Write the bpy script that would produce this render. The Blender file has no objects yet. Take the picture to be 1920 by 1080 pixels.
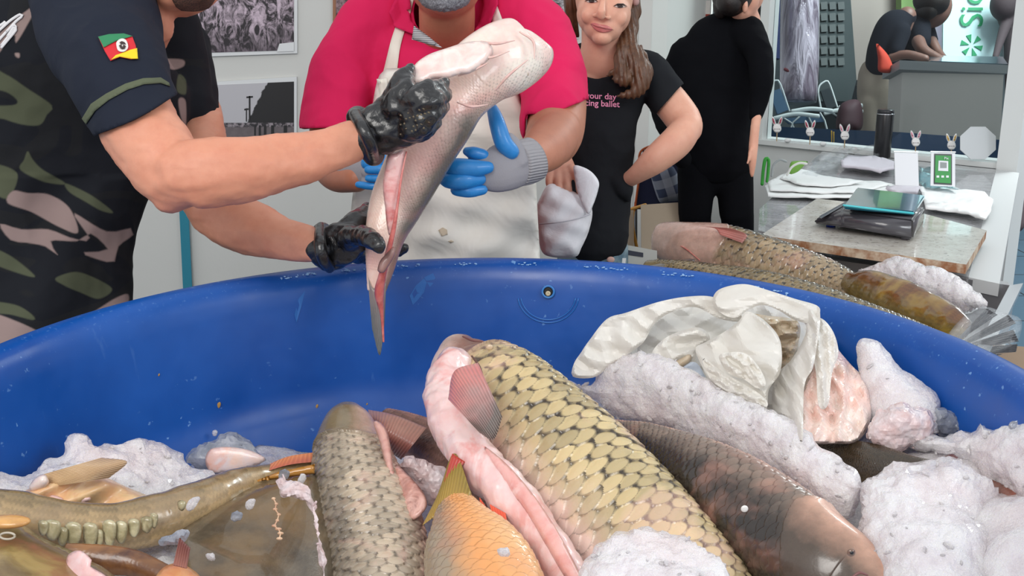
import bpy, bmesh, math, random
import numpy as np
from mathutils import Vector, Matrix, noise
from mathutils.bvhtree import BVHTree
from mathutils.geometry import delaunay_2d_cdt

random.seed(7)
C = bpy.context.scene.collection
SC = bpy.context.scene

# ------------------------------------------------------------------ camera
F_PX = 2000.0                      # focal length for the 1920 px wide frame
CAM_Z = 1.50
PITCH = math.radians(15.1)
DU = 1.38                          # one unit of forward distance, in metres
cp, sp = math.cos(PITCH), math.sin(PITCH)
cam_d = bpy.data.cameras.new('camera'); cam = bpy.data.objects.new('camera', cam_d); C.objects.link(cam)
cam.location = (0, 0, CAM_Z); cam.rotation_euler = (math.pi/2 - PITCH, 0, 0)
cam_d.sensor_width = 36; cam_d.lens = F_PX/1920*36; cam_d.clip_start = .02; cam_d.clip_end = 200
SC.camera = cam

# ------------------------------------------------------------------ light
world = bpy.data.worlds.new('world'); SC.world = world; world.use_nodes = True
wn = world.node_tree.nodes; wn['Background'].inputs['Color'].default_value = (.93, .96, 1, 1)
wn['Background'].inputs['Strength'].default_value = .62

def area(name, loc, target, size, power, col=(1, 1, 1), size_y=None):
    l = bpy.data.lights.new(name, 'AREA'); l.energy = power; l.color = col; l.size = size
    if size_y: l.shape = 'RECTANGLE'; l.size_y = size_y
    o = bpy.data.objects.new(name, l); C.objects.link(o); o.location = loc
    o.rotation_euler = (Vector(target) - Vector(loc)).to_track_quat('-Z', 'Y').to_euler()
    return o
area('shopfront_daylight', (-1.2, -1.6, 3.4), (0, 1.3, .9), 2.2, 62, (1, .97, .93), 1.6)
area('street_daylight', (2.8, -.4, 2.9), (.3, 1.5, .9), 1.3, 24, (.92, .97, 1), 1.0)
area('banner_fill_light', (3.4, 5.2, 3.6), (2.9, 6.6, 1.5), 1.2, 190, (.9, 1, 1), 1.5)  # unseen lamp added to brighten the banner behind the window
vs = SC.view_settings
vs.view_transform = 'Standard'; vs.look = 'None'; vs.gamma = 1; vs.exposure = 0.45; vs.use_curve_mapping = False

# ------------------------------------------------------------------ measuring: a pixel seen at a forward distance is a point in the room
def P(u, v, d):
    d = d*DU
    a, b = (u-960)/F_PX*d, (v-540)/F_PX*d
    return Vector((a, cp*d - sp*b, CAM_Z - sp*d - cp*b))
def PZ(u, v, z):                   # the point of that sight line at world height z
    k = (sp + cp*(v-540)/F_PX)
    return P(u, v, (CAM_Z - z)/k/DU)
def R(px, d): return px*d*DU/F_PX

# ------------------------------------------------------------------ object helpers
def tag(o, label=None, cat=None, group=None, kind=None):
    if label: o['label'] = label
    if cat: o['category'] = cat
    if group: o['group'] = group
    if kind: o['kind'] = kind
    return o
def thing(name, label, cat, loc=(0, 0, 0), group=None):
    o = bpy.data.objects.new(name, None); C.objects.link(o); o.location = loc; o.empty_display_size = .05
    return tag(o, label, cat, group)
def link(name, me, mat=None, parent=None, smooth=True):
    if mat is not None:
        for m in (mat if isinstance(mat, (list, tuple)) else [mat]): me.materials.append(m)
    if smooth: me.polygons.foreach_set('use_smooth', [True]*len(me.polygons))
    o = bpy.data.objects.new(name, me); C.objects.link(o)
    if parent is not None:
        o.parent = parent
        M = Matrix.Translation(parent.location) if parent.parent is None else Matrix.Identity(4)
        o.matrix_parent_inverse = M.inverted()
    return o
def obj(name, bm, mat=None, parent=None, smooth=True):
    me = bpy.data.meshes.new(name); bmesh.ops.recalc_face_normals(bm, faces=bm.faces[:]); bm.to_mesh(me); bm.free()
    return link(name, me, mat, parent, smooth)
def mesh_np(V, F):
    me = bpy.data.meshes.new('m'); me.from_pydata([tuple(v) for v in V], [], F); me.update(); return me
def attr(me, name, vals):
    a = me.attributes.new(name, 'FLOAT', 'POINT'); a.data.foreach_set('value', np.asarray(vals, dtype=np.float32)); return a
def verts_np(me):
    a = np.empty(len(me.vertices)*3, dtype=np.float32); me.vertices.foreach_get('co', a); return a.reshape(-1, 3).astype(float)
def norms_np(me):
    a = np.empty(len(me.vertices)*3, dtype=np.float32); me.vertices.foreach_get('normal', a); return a.reshape(-1, 3).astype(float)
def set_verts(me, V):
    me.vertices.foreach_set('co', np.asarray(V, dtype=np.float32).ravel()); me.update()

def bx(bm, lo, hi, bev=0):
    r = bmesh.ops.create_cube(bm, size=1)
    for v in r['verts']:
        v.co = Vector([(lo[i]+hi[i])/2 + v.co[i]*(hi[i]-lo[i]) for i in range(3)])
    if bev:
        es = list({e for v in r['verts'] for e in v.link_edges})
        bmesh.ops.bevel(bm, geom=es, offset=bev, segments=2, affect='EDGES')
def box(name, lo, hi, mat, parent=None, bev=0, rot=0, pivot=None):
    bm = bmesh.new(); bx(bm, lo, hi, bev)
    if rot: bmesh.ops.rotate(bm, verts=bm.verts, cent=pivot or lo, matrix=Matrix.Rotation(rot, 3, 'Z'))
    return obj(name, bm, mat, parent, smooth=False)
def prism(bm, pts, dz):            # flat polygon (3D points) extruded by vector dz
    vs_ = [bm.verts.new(p) for p in pts]; f = bm.faces.new(vs_)
    r = bmesh.ops.extrude_face_region(bm, geom=[f])
    for g in r['geom']:
        if isinstance(g, bmesh.types.BMVert): g.co += Vector(dz)
def slab(name, pts, dz, mat, parent=None, bev=0):
    bm = bmesh.new(); prism(bm, [Vector(p) for p in pts], dz)
    if bev: bmesh.ops.bevel(bm, geom=bm.edges[:], offset=bev, segments=2, affect='EDGES')
    return obj(name, bm, mat, parent, smooth=False)

# ------------------------------------------------------------------ splines, tubes, unions
def cr(pts, n):                    # Catmull-Rom through rows of numbers
    p = np.asarray(pts, float); m = len(p)
    if m == 2: return p[0] + (p[1]-p[0])*np.linspace(0, 1, n)[:, None]
    q = np.vstack([2*p[0]-p[1], p, 2*p[-1]-p[-2]])
    seg = np.linalg.norm(np.diff(p[:, :2], axis=0), axis=1)+1e-6
    s = np.concatenate([[0], np.cumsum(seg)]); t = np.linspace(0, s[-1], n)
    out = []
    for x in t:
        i = min(max(int(np.searchsorted(s, x, 'right'))-1, 0), m-2); f = (x-s[i])/(s[i+1]-s[i])
        a, b, c, d = q[i], q[i+1], q[i+2], q[i+3]
        out.append(.5*((2*b)+(-a+c)*f+(2*a-5*b+4*c-d)*f*f+(-a+3*b-3*c+d)*f**3))
    return np.array(out)
def rings_to_bm(bm, rings, caps=True):
    vv = [[bm.verts.new(p) for p in r] for r in rings]; n = len(rings[0])
    for i in range(len(vv)-1):
        for j in range(n):
            bm.faces.new((vv[i][j], vv[i][(j+1) % n], vv[i+1][(j+1) % n], vv[i+1][j]))
    if caps:
        bm.faces.new(vv[0][::-1]); bm.faces.new(vv[-1])
def px_rings(st, n=24, seg=20, round_ends=True):
    # rows (u, v, d, r_px[, depth ratio]): ellipses whose wide axis lies across the path as seen
    st = [tuple(s)+(1.,) if len(s) == 4 else tuple(s) for s in st]
    s = cr(st, seg); pts = [P(*r[:3]) for r in s]; rings = []
    cam_p = Vector((0, 0, CAM_Z)); m = len(pts)
    for i, p in enumerate(pts):
        t = (pts[min(i+1, m-1)]-pts[max(i-1, 0)]).normalized()
        view = (p-cam_p).normalized(); a = t.cross(view)
        if a.length < 1e-3: a = Vector((1, 0, 0))
        a.normalize(); b = a.cross(t).normalized()
        r = R(s[i][3], s[i][2]); q = r*s[i][4]
        rings.append([p + a*(r*math.cos(k*2*math.pi/n)) + b*(q*math.sin(k*2*math.pi/n)) for k in range(n)])
    if round_ends:
        for end in (0, -1):
            p = pts[end]; t = (pts[0]-pts[1] if end == 0 else pts[-1]-pts[-2]).normalized()
            base = rings[end]; r = R(s[end][3], s[end][2])*min(1, s[end][4])
            add = []
            for k in (30, 55, 75, 86):
                w = math.radians(k); add.append([p + (x-p)*math.cos(w) + t*(r*math.sin(w)) for x in base])
            rings = add[::-1] + rings if end == 0 else rings + add
    return rings
def tube(bm, st, n=20, seg=16, round_ends=True): rings_to_bm(bm, px_rings(st, n, seg, round_ends))
def ell(bm, c, r, rot=None, sub=3):   # ellipsoid in metres
    g = bmesh.ops.create_icosphere(bm, subdivisions=sub, radius=1)['verts']
    M = Matrix.Rotation(rot[0], 3, rot[1]) if rot else Matrix.Identity(3)
    for v in g: v.co = Vector(c) + M @ Vector((v.co.x*r[0], v.co.y*r[1], v.co.z*r[2]))
def baked(o):                      # evaluate modifiers into plain mesh data
    dg = bpy.context.evaluated_depsgraph_get(); me = bpy.data.meshes.new_from_object(o.evaluated_get(dg))
    old = o.data; bpy.data.objects.remove(o); bpy.data.meshes.remove(old); return me
def union(bm, voxel=.004, smooth=4, fac=.5, cut=None):
    me = bpy.data.meshes.new('u'); bmesh.ops.recalc_face_normals(bm, faces=bm.faces[:]); bm.to_mesh(me); bm.free()
    o = bpy.data.objects.new('u', me); C.objects.link(o)
    m = o.modifiers.new('r', 'REMESH'); m.mode = 'VOXEL'; m.voxel_size = voxel; m.adaptivity = 0
    if smooth:
        k = o.modifiers.new('s', 'SMOOTH'); k.iterations = smooth; k.factor = fac
    me = baked(o)
    if cut:                         # keep only faces where cut(point) is true
        b = bmesh.new(); b.from_mesh(me)
        bmesh.ops.delete(b, geom=[f for f in b.faces if not cut(f.calc_center_median())], context='FACES')
        bd = {v: [e.other_vert(v) for e in v.link_edges if e.is_boundary] for v in b.verts if v.is_boundary}
        for _ in range(14):
            new = {v: v.co*.4+(n[0].co+n[1].co)*.3 for v, n in bd.items() if len(n) == 2}
            for v, c in new.items(): v.co = c
        b.to_mesh(me); b.free()
    me.materials.clear()
    return me
def fbm(V, scale, oct_=3, seed=0.):
    out = np.empty(len(V)); o = Vector((seed*3.1, seed*1.7, seed*2.3))
    for i, v in enumerate(V): out[i] = noise.fractal(Vector(v)*scale + o, 1., 2., oct_)
    return out
def displace(me, vals, keep=None):
    V = verts_np(me); N = norms_np(me); set_verts(me, V + N*np.asarray(vals)[:, None])
def pos_px(V):                      # where points stand as seen from the place the photo was taken (used to measure garments)
    V = np.asarray(V, float); z = V[:, 2]-CAM_Z; d = V[:, 1]*cp - z*sp
    return np.stack([960 + V[:, 0]/d*F_PX, 540 + (-z*cp - V[:, 1]*sp)/d*F_PX], 1), d/DU
def inpoly(U, poly):
    x, y = U[:, 0], U[:, 1]; res = np.zeros(len(U), bool); n = len(poly)
    for i in range(n):
        x1, y1 = poly[i]; x2, y2 = poly[(i+1) % n]
        if y1 == y2: continue
        c = ((y1 > y) != (y2 > y)) & (x < (x2-x1)*(y-y1)/(y2-y1)+x1); res ^= c
    return res
def polydist(U, poly):
    best = np.full(len(U), 1e9); n = len(poly)
    for i in range(n):
        a = np.array(poly[i], float); b = np.array(poly[(i+1) % n], float); e = b-a; L = (e*e).sum()+1e-9
        t = np.clip(((U-a)@e)/L, 0, 1); q = a + t[:, None]*e
        best = np.minimum(best, np.hypot(*(U-q).T))
    return best
def smooth_poly(poly, n):
    p = list(poly); q = cr([p[-2], p[-1]]+p+[p[0], p[1]], n+ n//2)
    # resample the closed part only
    p = np.array(poly, float); m = len(p); out = []
    per = np.hypot(*(np.roll(p, -1, 0)-p).T); tot = per.sum()
    for i in range(m):
        a, b, c, d = p[i-1], p[i], p[(i+1) % m], p[(i+2) % m]; k = max(1, int(round(n*per[i]/tot)))
        for j in range(k):
            f = j/k; out.append(.5*((2*b)+(-a+c)*f+(2*a-5*b+4*c-d)*f*f+(-a+3*b-3*c+d)*f**3))
    return np.array(out)
def depthfield(ctrl):               # (u, v, d) controls -> smooth depth function
    c = np.array(ctrl, float)
    if len(c) == 1: return lambda U: np.full(len(U), c[0, 2])
    if len(c) == 2:
        e = c[1, :2]-c[0, :2]; L = (e*e).sum()
        return lambda U: c[0, 2] + np.clip(((U-c[0, :2])@e)/L, -1, 2)*(c[1, 2]-c[0, 2])
    A = np.c_[c[:, :2], np.ones(len(c))]; co = np.linalg.lstsq(A, c[:, 2], rcond=None)[0]
    def f(U):
        base = np.c_[U, np.ones(len(U))]@co; res = c[:, 2]-A@co
        w = 1/(((U[:, None, :]-c[None, :, :2])**2).sum(2)+400.); return base + (w@res)/w.sum(1)
    return f
def inflate(poly, ctrl, thick, step=8, R0=None, back=.8, power=2., smooth=None, relief=None, edge_min=.15):
    # a solid body with the given outline: front and back bulge apart by `thick` metres
    poly = smooth_poly(poly, smooth) if smooth else np.array(poly, float)
    pts = []
    m = len(poly)
    for i in range(m):
        a, b = poly[i], poly[(i+1) % m]; L = np.hypot(*(b-a)); k = max(1, int(round(L/step)))
        for j in range(k): pts.append(a + (b-a)*j/k)
    B = np.array(pts); nb = len(B)
    lo, hi = B.min(0), B.max(0); g = []
    y = lo[1]+step/2; row = 0
    while y < hi[1]:
        xs = np.arange(lo[0]+(step/2 if row % 2 else 0), hi[0], step); g += [(x, y) for x in xs]; y += step*.87; row += 1
    G = np.array(g) if g else np.zeros((0, 2))
    if len(G):
        G = G[inpoly(G, B)]; G = G[polydist(G, B) > step*.45] if len(G) else G
    A = np.vstack([B, G]) if len(G) else B
    r = delaunay_2d_cdt([Vector(a) for a in A], [], [list(range(nb))], 1, 1e-4)
    A2 = np.array([tuple(v) for v in r[0]]); F = [tuple(f) for f in r[2]]
    D = polydist(A2, B); R0 = R0 or max(D.max(), 1)
    h = np.clip(D/R0, 0, 1); h = (1-(1-h)**power)**(1/power)
    onb = D < 1e-3
    dep = depthfield(ctrl)(A2)
    rel = relief(A2) if relief is not None else 0
    front = dep - thick/DU*(h) - rel/DU*np.minimum(1, D/(step*1.5)); backd = dep + thick/DU*(back*h + edge_min*(~onb))
    n = len(A2); V = [P(A2[i, 0], A2[i, 1], front[i]) for i in range(n)]
    idx = {}
    for i in range(n):
        if onb[i]: idx[i] = i
        else: idx[i] = len(V); V.append(P(A2[i, 0], A2[i, 1], backd[i]))
    faces = list(F)
    for f in F:
        if all(onb[i] for i in f): continue
        faces.append(tuple(idx[i] for i in reversed(f)))
    me = mesh_np(V, faces); b = bmesh.new(); b.from_mesh(me); bmesh.ops.recalc_face_normals(b, faces=b.faces[:]); b.to_mesh(me); b.free()
    return me

# ------------------------------------------------------------------ materials
def srgb(c):
    c = [x/255 for x in c]; return tuple([(x/12.92 if x <= .04045 else ((x+.055)/1.055)**2.4) for x in c]+[1])
class NT:
    def __init__(s, name):
        s.m = bpy.data.materials.new(name); s.m.use_nodes = True; s.t = s.m.node_tree; s.b = s.t.nodes['Principled BSDF']; s.out = s.t.nodes['Material Output']
    def n(s, typ, **kw):
        x = s.t.nodes.new('ShaderNode'+typ)
        for k, v in kw.items(): setattr(x, k, v)
        return x
    def l(s, a, b): s.t.links.new(a, b)
    def set(s, x, **kw):
        for k, v in kw.items():
            i = x.inputs[k] if not k.startswith('_') else x.inputs[int(k[1:])]
            if hasattr(v, 'is_output') or isinstance(v, bpy.types.NodeSocket): s.l(v, i)
            else: i.default_value = v
        return x
    def P(s, **kw):
        for k, v in kw.items():
            i = s.b.inputs[k.replace('_', ' ')]
            if isinstance(v, bpy.types.NodeSocket): s.l(v, i)
            else: i.default_value = v
    def attr(s, name): return s.n('Attribute', attribute_name=name).outputs['Fac']
    def obj(s): return s.n('TexCoord').outputs['Object']
    def noise(s, scale=5, detail=4, rough=.5, vec=None, dist=0, out='Fac'):
        x = s.n('TexNoise'); x.inputs['Scale'].default_value = scale; x.inputs['Detail'].default_value = detail; x.inputs['Roughness'].default_value = rough; x.inputs['Distortion'].default_value = dist
        s.l(vec if vec is not None else s.obj(), x.inputs['Vector']); return x.outputs[out]
    def vor(s, scale=5, feature='F1', vec=None, out='Distance'):
        x = s.n('TexVoronoi', feature=feature); x.inputs['Scale'].default_value = scale
        s.l(vec if vec is not None else s.obj(), x.inputs['Vector']); return x.outputs[out]
    def map(s, val, a, b, c=0., d=1., smooth=False):
        x = s.n('MapRange'); x.clamp = True
        if smooth: x.interpolation_type = 'SMOOTHSTEP'
        s.l(val, x.inputs['Value'])
        for k, v in zip(('From Min', 'From Max', 'To Min', 'To Max'), (a, b, c, d)): x.inputs[k].default_value = v
        return x.outputs['Result']
    def math(s, op, a, b=None, c=None):
        x = s.n('Math', operation=op)
        for i, v in enumerate((a, b, c)):
            if v is None: continue
            if isinstance(v, bpy.types.NodeSocket): s.l(v, x.inputs[i])
            else: x.inputs[i].default_value = v
        return x.outputs[0]
    def mix(s, f, a, b, blend='MIX'):
        x = s.n('Mix', data_type='RGBA', blend_type=blend)
        for sock, v in ((x.inputs[0], f), (x.inputs[6], a), (x.inputs[7], b)):
            if isinstance(v, bpy.types.NodeSocket): s.l(v, sock)
            else: sock.default_value = v
        return x.outputs[2]
    def stretch(s, sc):
        x = s.n('Mapping'); x.inputs['Scale'].default_value = sc; s.l(s.obj(), x.inputs['Vector']); return x.outputs[0]
    def bump(s, h, strength=.3, dist=.002, prev=None):
        x = s.n('Bump'); x.inputs['Strength'].default_value = strength; x.inputs['Distance'].default_value = dist
        s.l(h, x.inputs['Height'])
        if prev is not None: s.l(prev, x.inputs['Normal'])
        return x.outputs['Normal']
_M = {}
def mat(name, col, rough=.5, bump=None, vary=None, metal=0, coat=0, spec=None, emit=None, sss=0, trans=0, alpha=1):
    if name in _M: return _M[name]
    t = NT(name); c = srgb(col) if max(col) > 1.01 else tuple(col)+(1,)
    t.P(Base_Color=c, Roughness=rough, Metallic=metal)
    if coat: t.P(Coat_Weight=coat, Coat_Roughness=.08)
    if spec is not None: t.P(Specular_IOR_Level=spec)
    if emit: t.P(Emission_Color=c, Emission_Strength=emit)
    if sss: t.P(Subsurface_Weight=sss, Subsurface_Radius=(.01, .004, .002))
    if trans: t.P(Transmission_Weight=trans)
    if alpha < 1: t.P(Alpha=alpha)
    if vary:
        sc, amt = vary; n = t.noise(sc, 5, .6)
        t.P(Base_Color=t.mix(n, tuple(x*(1-amt) for x in c[:3])+(1,), tuple(min(1, x*(1+amt)) for x in c[:3])+(1,)))
    if bump:
        t.P(Normal=t.bump(t.noise(bump[0], 4, .6), bump[1], bump[2] if len(bump) > 2 else .002))
    _M[name] = t.m; return t.m
# ================================================================== SETTING
def st(o): o['kind'] = 'structure'; return o
m_wall = mat('white_plaster', (206, 206, 201), .7, (60, .12, .003), (3, .03))
m_trim = mat('white_trim', (222, 224, 222), .45)
t = NT('shop_floor_tile')
br = t.n('TexBrick'); br.offset = 0; br.inputs['Scale'].default_value = 1; br.inputs['Brick Width'].default_value = .45; br.inputs['Row Height'].default_value = .45; br.inputs['Mortar Size'].default_value = .006
br.inputs['Color1'].default_value = srgb((70, 92, 108)); br.inputs['Color2'].default_value = srgb((60, 82, 98)); br.inputs['Mortar'].default_value = srgb((30, 36, 42)); t.l(t.obj(), br.inputs['Vector'])
t.P(Base_Color=br.outputs['Color'], Roughness=.25); m_floor = t.m
st(slab('floor', [(-4, -1.5, 0), (7, -1.5, 0), (7, 9, 0), (-4, 9, 0)], (0, 0, -.1), m_floor))
SILL_A, SILL_B = PZ(1884, 308, .9), PZ(1420, 262, .9)
wd = (SILL_B-SILL_A); wd.z = 0; wdn = wd.normalized(); wout = Vector((-wdn.y, wdn.x, 0)); wout = wout if wout.y > 0 else -wout
CORNER = SILL_B + wd*.31
BACK_Y, BACK_X = 4.2, .535
st(slab('wall_back', [(-4, BACK_Y, 0), (BACK_X, BACK_Y, 0), (BACK_X, BACK_Y, 3.0), (-4, BACK_Y, 3.0)], (0, .12, 0), m_wall))
cB = Vector((BACK_X, BACK_Y, 0)); cE = Vector((CORNER.x, CORNER.y, 0)); up3 = Vector((0, 0, 3.0))
st(slab('wall_side', [cB, cE, cE+up3, cB+up3], tuple(wout*.1), m_wall))
st(slab('trim_1', [Vector((BACK_X-.002, BACK_Y-.012, 0)), Vector((BACK_X-.05, BACK_Y-.012, 0)), Vector((BACK_X-.05, BACK_Y-.012, 3)), Vector((BACK_X-.002, BACK_Y-.012, 3))], (0, .012, 0), m_wall))
def wall_strip(name, s0, s1, z0, z1, th, m, off=0., kind='structure', parent=None):
    a = Vector((SILL_A.x, SILL_A.y, 0)); p0 = a+wd*s0+wout*off; p1 = a+wd*s1+wout*off
    o = slab(name, [p0+Vector((0, 0, z0)), p1+Vector((0, 0, z0)), p1+Vector((0, 0, z1)), p0+Vector((0, 0, z1))], tuple(wout*th), m, parent)
    if kind and parent is None: o['kind'] = kind
    return o
def spx(u, z=1.2):                  # position along the window wall of the sight line at column u
    best = min((abs(pos_px([tuple(SILL_A+wd*s+Vector((0, 0, z-SILL_A.z)))])[0][0][0]-u), s) for s in np.linspace(-.3, 1.4, 1701)); return best[1]
s_l = spx(1438)
wall_strip('wall_window', -.0, 1.31, 0, .885, .10, m_trim)
wall_strip('trim_2', -.0, 1.0, .885, .905, .14, m_trim, -.03)
win = wall_strip('window_1', 0.0, s_l, .905, 2.6, .006, None, .03)
g = NT('window_glass'); fr = g.n('Fresnel'); fr.inputs['IOR'].default_value = 1.22
tr = g.n('BsdfTransparent'); tr.inputs['Color'].default_value = (.74, .77, .775, 1); gl = g.n('BsdfGlossy'); gl.inputs['Roughness'].default_value = .02
ms = g.n('MixShader'); g.l(fr.outputs[0], ms.inputs[0]); g.l(tr.outputs[0], ms.inputs[1]); g.l(gl.outputs[0], ms.inputs[2]); g.l(ms.outputs[0], g.out.inputs['Surface'])
win.data.materials.clear(); win.data.materials.append(g.m)
wall_strip('trim_3', s_l, spx(1422), .905, 2.8, .08, m_trim, -.01)
wall_strip('trim_4', -.055, 0.015, 0, 2.8, .12, m_trim, -.04)
wall_strip('door_1', spx(1424), spx(1344), 0, 2.8, .04, mat('dark_door', (22, 26, 30), .3), .03)
# the coloured hanging strip beside the door and the black door edge
wall_strip('trim_5', 1.285, 1.305, 0, 2.8, .03, mat('black_edge', (18, 20, 22), .4), -.02)
sw = thing('striped_banner_strip', 'narrow hanging strip of red, teal and white blocks beside the dark door', 'banner', SILL_A+wd*1.2)
cols = [(120, 45, 40), (70, 110, 115), (205, 200, 195), (150, 60, 45)]
s0, s1 = spx(1330, 1.55), spx(1342, 1.55); zz = 2.3; k = 0
base_strip = wall_strip('strip_cloth', s1, s0, .95, 2.3, .006, mat('strip_backing', (190, 188, 184), .8), -.035, None, sw)
while zz > .98:
    hh = (.05, .075, .06, .04)[k % 4]
    wall_strip('colour_block', s1, s0, zz-hh, zz, .003, mat('strip%d' % (k % 4), cols[k % 4], .8), -.04, None, sw); zz -= hh; k += 1

# ---------------------------------------------------------------- the blue tank
TC = Vector((-.036, 1.19, 0)); RIM = 1.05
t = NT('blue_tank_plastic'); o_ = t.obj()
big = t.noise(4, 4, .6); c0 = t.mix(t.map(big, .3, .7), srgb((4, 68, 146)), srgb((8, 84, 170)))
sp_ = t.noise(90, 2, .5); spots = t.map(sp_, .69, .73); patch = t.map(t.noise(5, 3, .7), .45, .62)
sepz = t.n('SeparateXYZ'); t.l(o_, sepz.inputs[0])
drip = t.map(t.noise(1, 4, .6, vec=t.stretch((34, 34, 5))), .66, .78)
sc_ = t.math('MULTIPLY', t.math('MAXIMUM', t.math('MULTIPLY', spots, patch), t.math('MULTIPLY', drip, .3)), .75)
rimz = t.map(sepz.outputs[2], 1.02, 1.05); scr = t.math('MULTIPLY', t.math('MULTIPLY', rimz, t.map(t.noise(150, 4, .7), .6, .7)), .4)
c1 = t.mix(t.math('MAXIMUM', sc_, scr), c0, srgb((120, 165, 215)))
t.P(Base_Color=c1, Roughness=t.map(t.noise(8, 3), .3, .7, .28, .46), Normal=t.bump(t.noise(7, 3), .25, .01)); m_tank = t.m
prof = [(.0, .02), (.45, .02), (.50, .05), (.655, .98), (.675, .985), (.70, 1.0), (.703, 1.03), (.695, 1.046), (.68, 1.052), (.664, 1.050), (.652, 1.04), (.645, 1.02), (.64, 1.0), (.622, .86), (.612, .812), (.606, .808), (.605, .798), (.599, .794), (.598, .784), (.592, .78), (.57, .6), (.5, .14), (.47, .10), (0, .10)]
bm = bmesh.new(); NS = 160; vv = []
for r, z in prof:
    if r == 0: vv.append([bm.verts.new((0, 0, z))]); continue
    vv.append([bm.verts.new((r*math.cos(a*2*math.pi/NS), r*math.sin(a*2*math.pi/NS), z)) for a in range(NS)])
for i in range(len(vv)-1):
    A, B = vv[i], vv[i+1]
    for j in range(NS):
        q = [A[j % len(A)], A[(j+1) % NS % len(A)], B[(j+1) % NS % len(B)], B[j % len(B)]]
        q = list(dict.fromkeys(q)); bm.faces.new(q)
tank = obj('round_tank', bm, m_tank); tank.location = TC
tag(tank, 'big round blue plastic tank filled with fish and crushed ice', 'tank')
def part_of(o, par):                # world-space mesh under an already placed mesh
    o.parent = par; o.matrix_parent_inverse = Matrix.Translation(par.location).inverted(); return o
# overflow hole and moulded arc on the far wall
def tank_wall(u, v, inset=.002):
    a = P(u, v, 1)-Vector((0, 0, CAM_Z)); a2 = a.normalized(); best = None
    for k in range(3000):
        p = Vector((0, 0, CAM_Z)) + a2*(1.2+k*.0005); r = math.hypot(p.x-TC.x, p.y-TC.y)
        rw = np.interp(p.z, [.6, .86, 1.0, 1.04], [.57, .622, .64, .652])
        if r >= rw-inset: return p
    return p
hp = tank_wall(1028, 547); nrm = Vector((TC.x-hp.x, TC.y-hp.y, .14)).normalized(); ax = nrm.cross(Vector((0, 0, 1))).normalized(); ay = ax.cross(nrm)
def disc(name, c, r0, r1, th, m, parent, n=40):
    bm = bmesh.new(); rr = []
    for rad, off in ((r0, 0), (r0, th), (r1, th), (r1, 0)):
        rr.append([bm.verts.new(c+ax*(rad*math.cos(k*2*math.pi/n))+ay*(rad*math.sin(k*2*math.pi/n))+nrm*off) for k in range(n)])
    for i in range(3):
        for j in range(n): bm.faces.new((rr[i][j], rr[i][(j+1) % n], rr[i+1][(j+1) % n], rr[i+1][j]))
    return part_of(obj(name, bm, m), parent)
disc('overflow_hole', hp, .0005, .0085, .0015, mat('hole_dark', (28, 26, 22), .7), tank)
disc('hole_ring', hp, .0085, .012, .003, mat('tank_light_blue', (52, 120, 190), .3), tank)
disc('hole_plug', hp-ay*.003, .0004, .0045, .004, mat('beige_plug', (190, 178, 150), .7), tank)['label'] = 'beige plug in the hole'
for i_, pl in enumerate(([(768, 555), (780, 535), (795, 522), (800, 530), (795, 548), (784, 562), (774, 572)], [(795, 520), (812, 512), (818, 525), (806, 538)], [(552, 590), (560, 560), (572, 545), (565, 575), (556, 605)])):
    V_ = [tank_wall(u, v, .0012) for u, v in pl]; me_ = mesh_np(V_+[v+(v-Vector((0, 0, CAM_Z))).normalized()*.001 for v in V_], [tuple(range(len(V_))), tuple(range(2*len(V_)-1, len(V_)-1, -1))]+[(k, k+len(V_), (k+1) % len(V_)+len(V_), (k+1) % len(V_)) for k in range(len(V_))]); part_of(link('pale_scuff', me_, mat('tank_scuff', (34, 98, 172), .6), None, False), tank)
for u0, u1 in ((500, 600), (640, 700), (742, 790), (850, 900), (960, 1010), (1090, 1180), (1240, 1300), (1400, 1480)):
    bm = bmesh.new(); rnd_ = random.Random(u0)
    for k in range(int((u1-u0)/5)):
        u = rnd_.uniform(u0, u1); a_ = P(u, 500, 1)-Vector((0, 0, CAM_Z)); n_ = math.hypot(a_.x, a_.y); dx, dy = a_.x/n_, a_.y/n_
        rr0 = .657; bq = dx*TC.x+dy*TC.y; L_ = bq+math.sqrt(max(0, bq*bq-(TC.x**2+TC.y**2-rr0**2))); ell(bm, (dx*L_, dy*L_, 1.0475+rnd_.uniform(-.003, .002)), (rnd_.uniform(.001, .004), .0012, rnd_.uniform(.0006, .0014)), None, 1)
    part_of(obj('rim_scratches', bm, mat('rim_flecks', (150, 190, 232), .5)), tank)['kind'] = 'stuff'
bm = bmesh.new()
for rr_ in (.0, .006):
    pts = [tank_wall(1028+math.cos(a)*(57-rr_*900), 553+math.sin(a)*(52-rr_*900), .001) for a in np.linspace(.12, math.pi-.12, 26)]
    ring = []
    for i, p in enumerate(pts):
        tt = (pts[min(i+1, 25)]-pts[max(i-1, 0)]).normalized(); b2 = tt.cross(nrm).normalized(); w = .0014
        ring.append([p+b2*(w*math.cos(k))+nrm*(w*math.sin(k)) for k in np.linspace(0, 2*math.pi, 9)[:-1]])
    rings_to_bm(bm, ring)
part_of(obj('moulded_arc', bm, mat('tank_arc', (34, 100, 175), .3)), tank)
for (u, v, r) in ((410, 760, 7), (594, 762, 5), (298, 703, 3), (688, 758, 3)):
    p = tank_wall(u, v, .001); bm = bmesh.new(); ell(bm, p, (R(r*.5, 1.3), .001, R(r, 1.3)), (.4, 'Y'), 2)
    part_of(obj('stuck_scrap', bm, mat('scrap', (170, 130, 70) if r > 6 else (90, 120, 110), .6)), tank)

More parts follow.
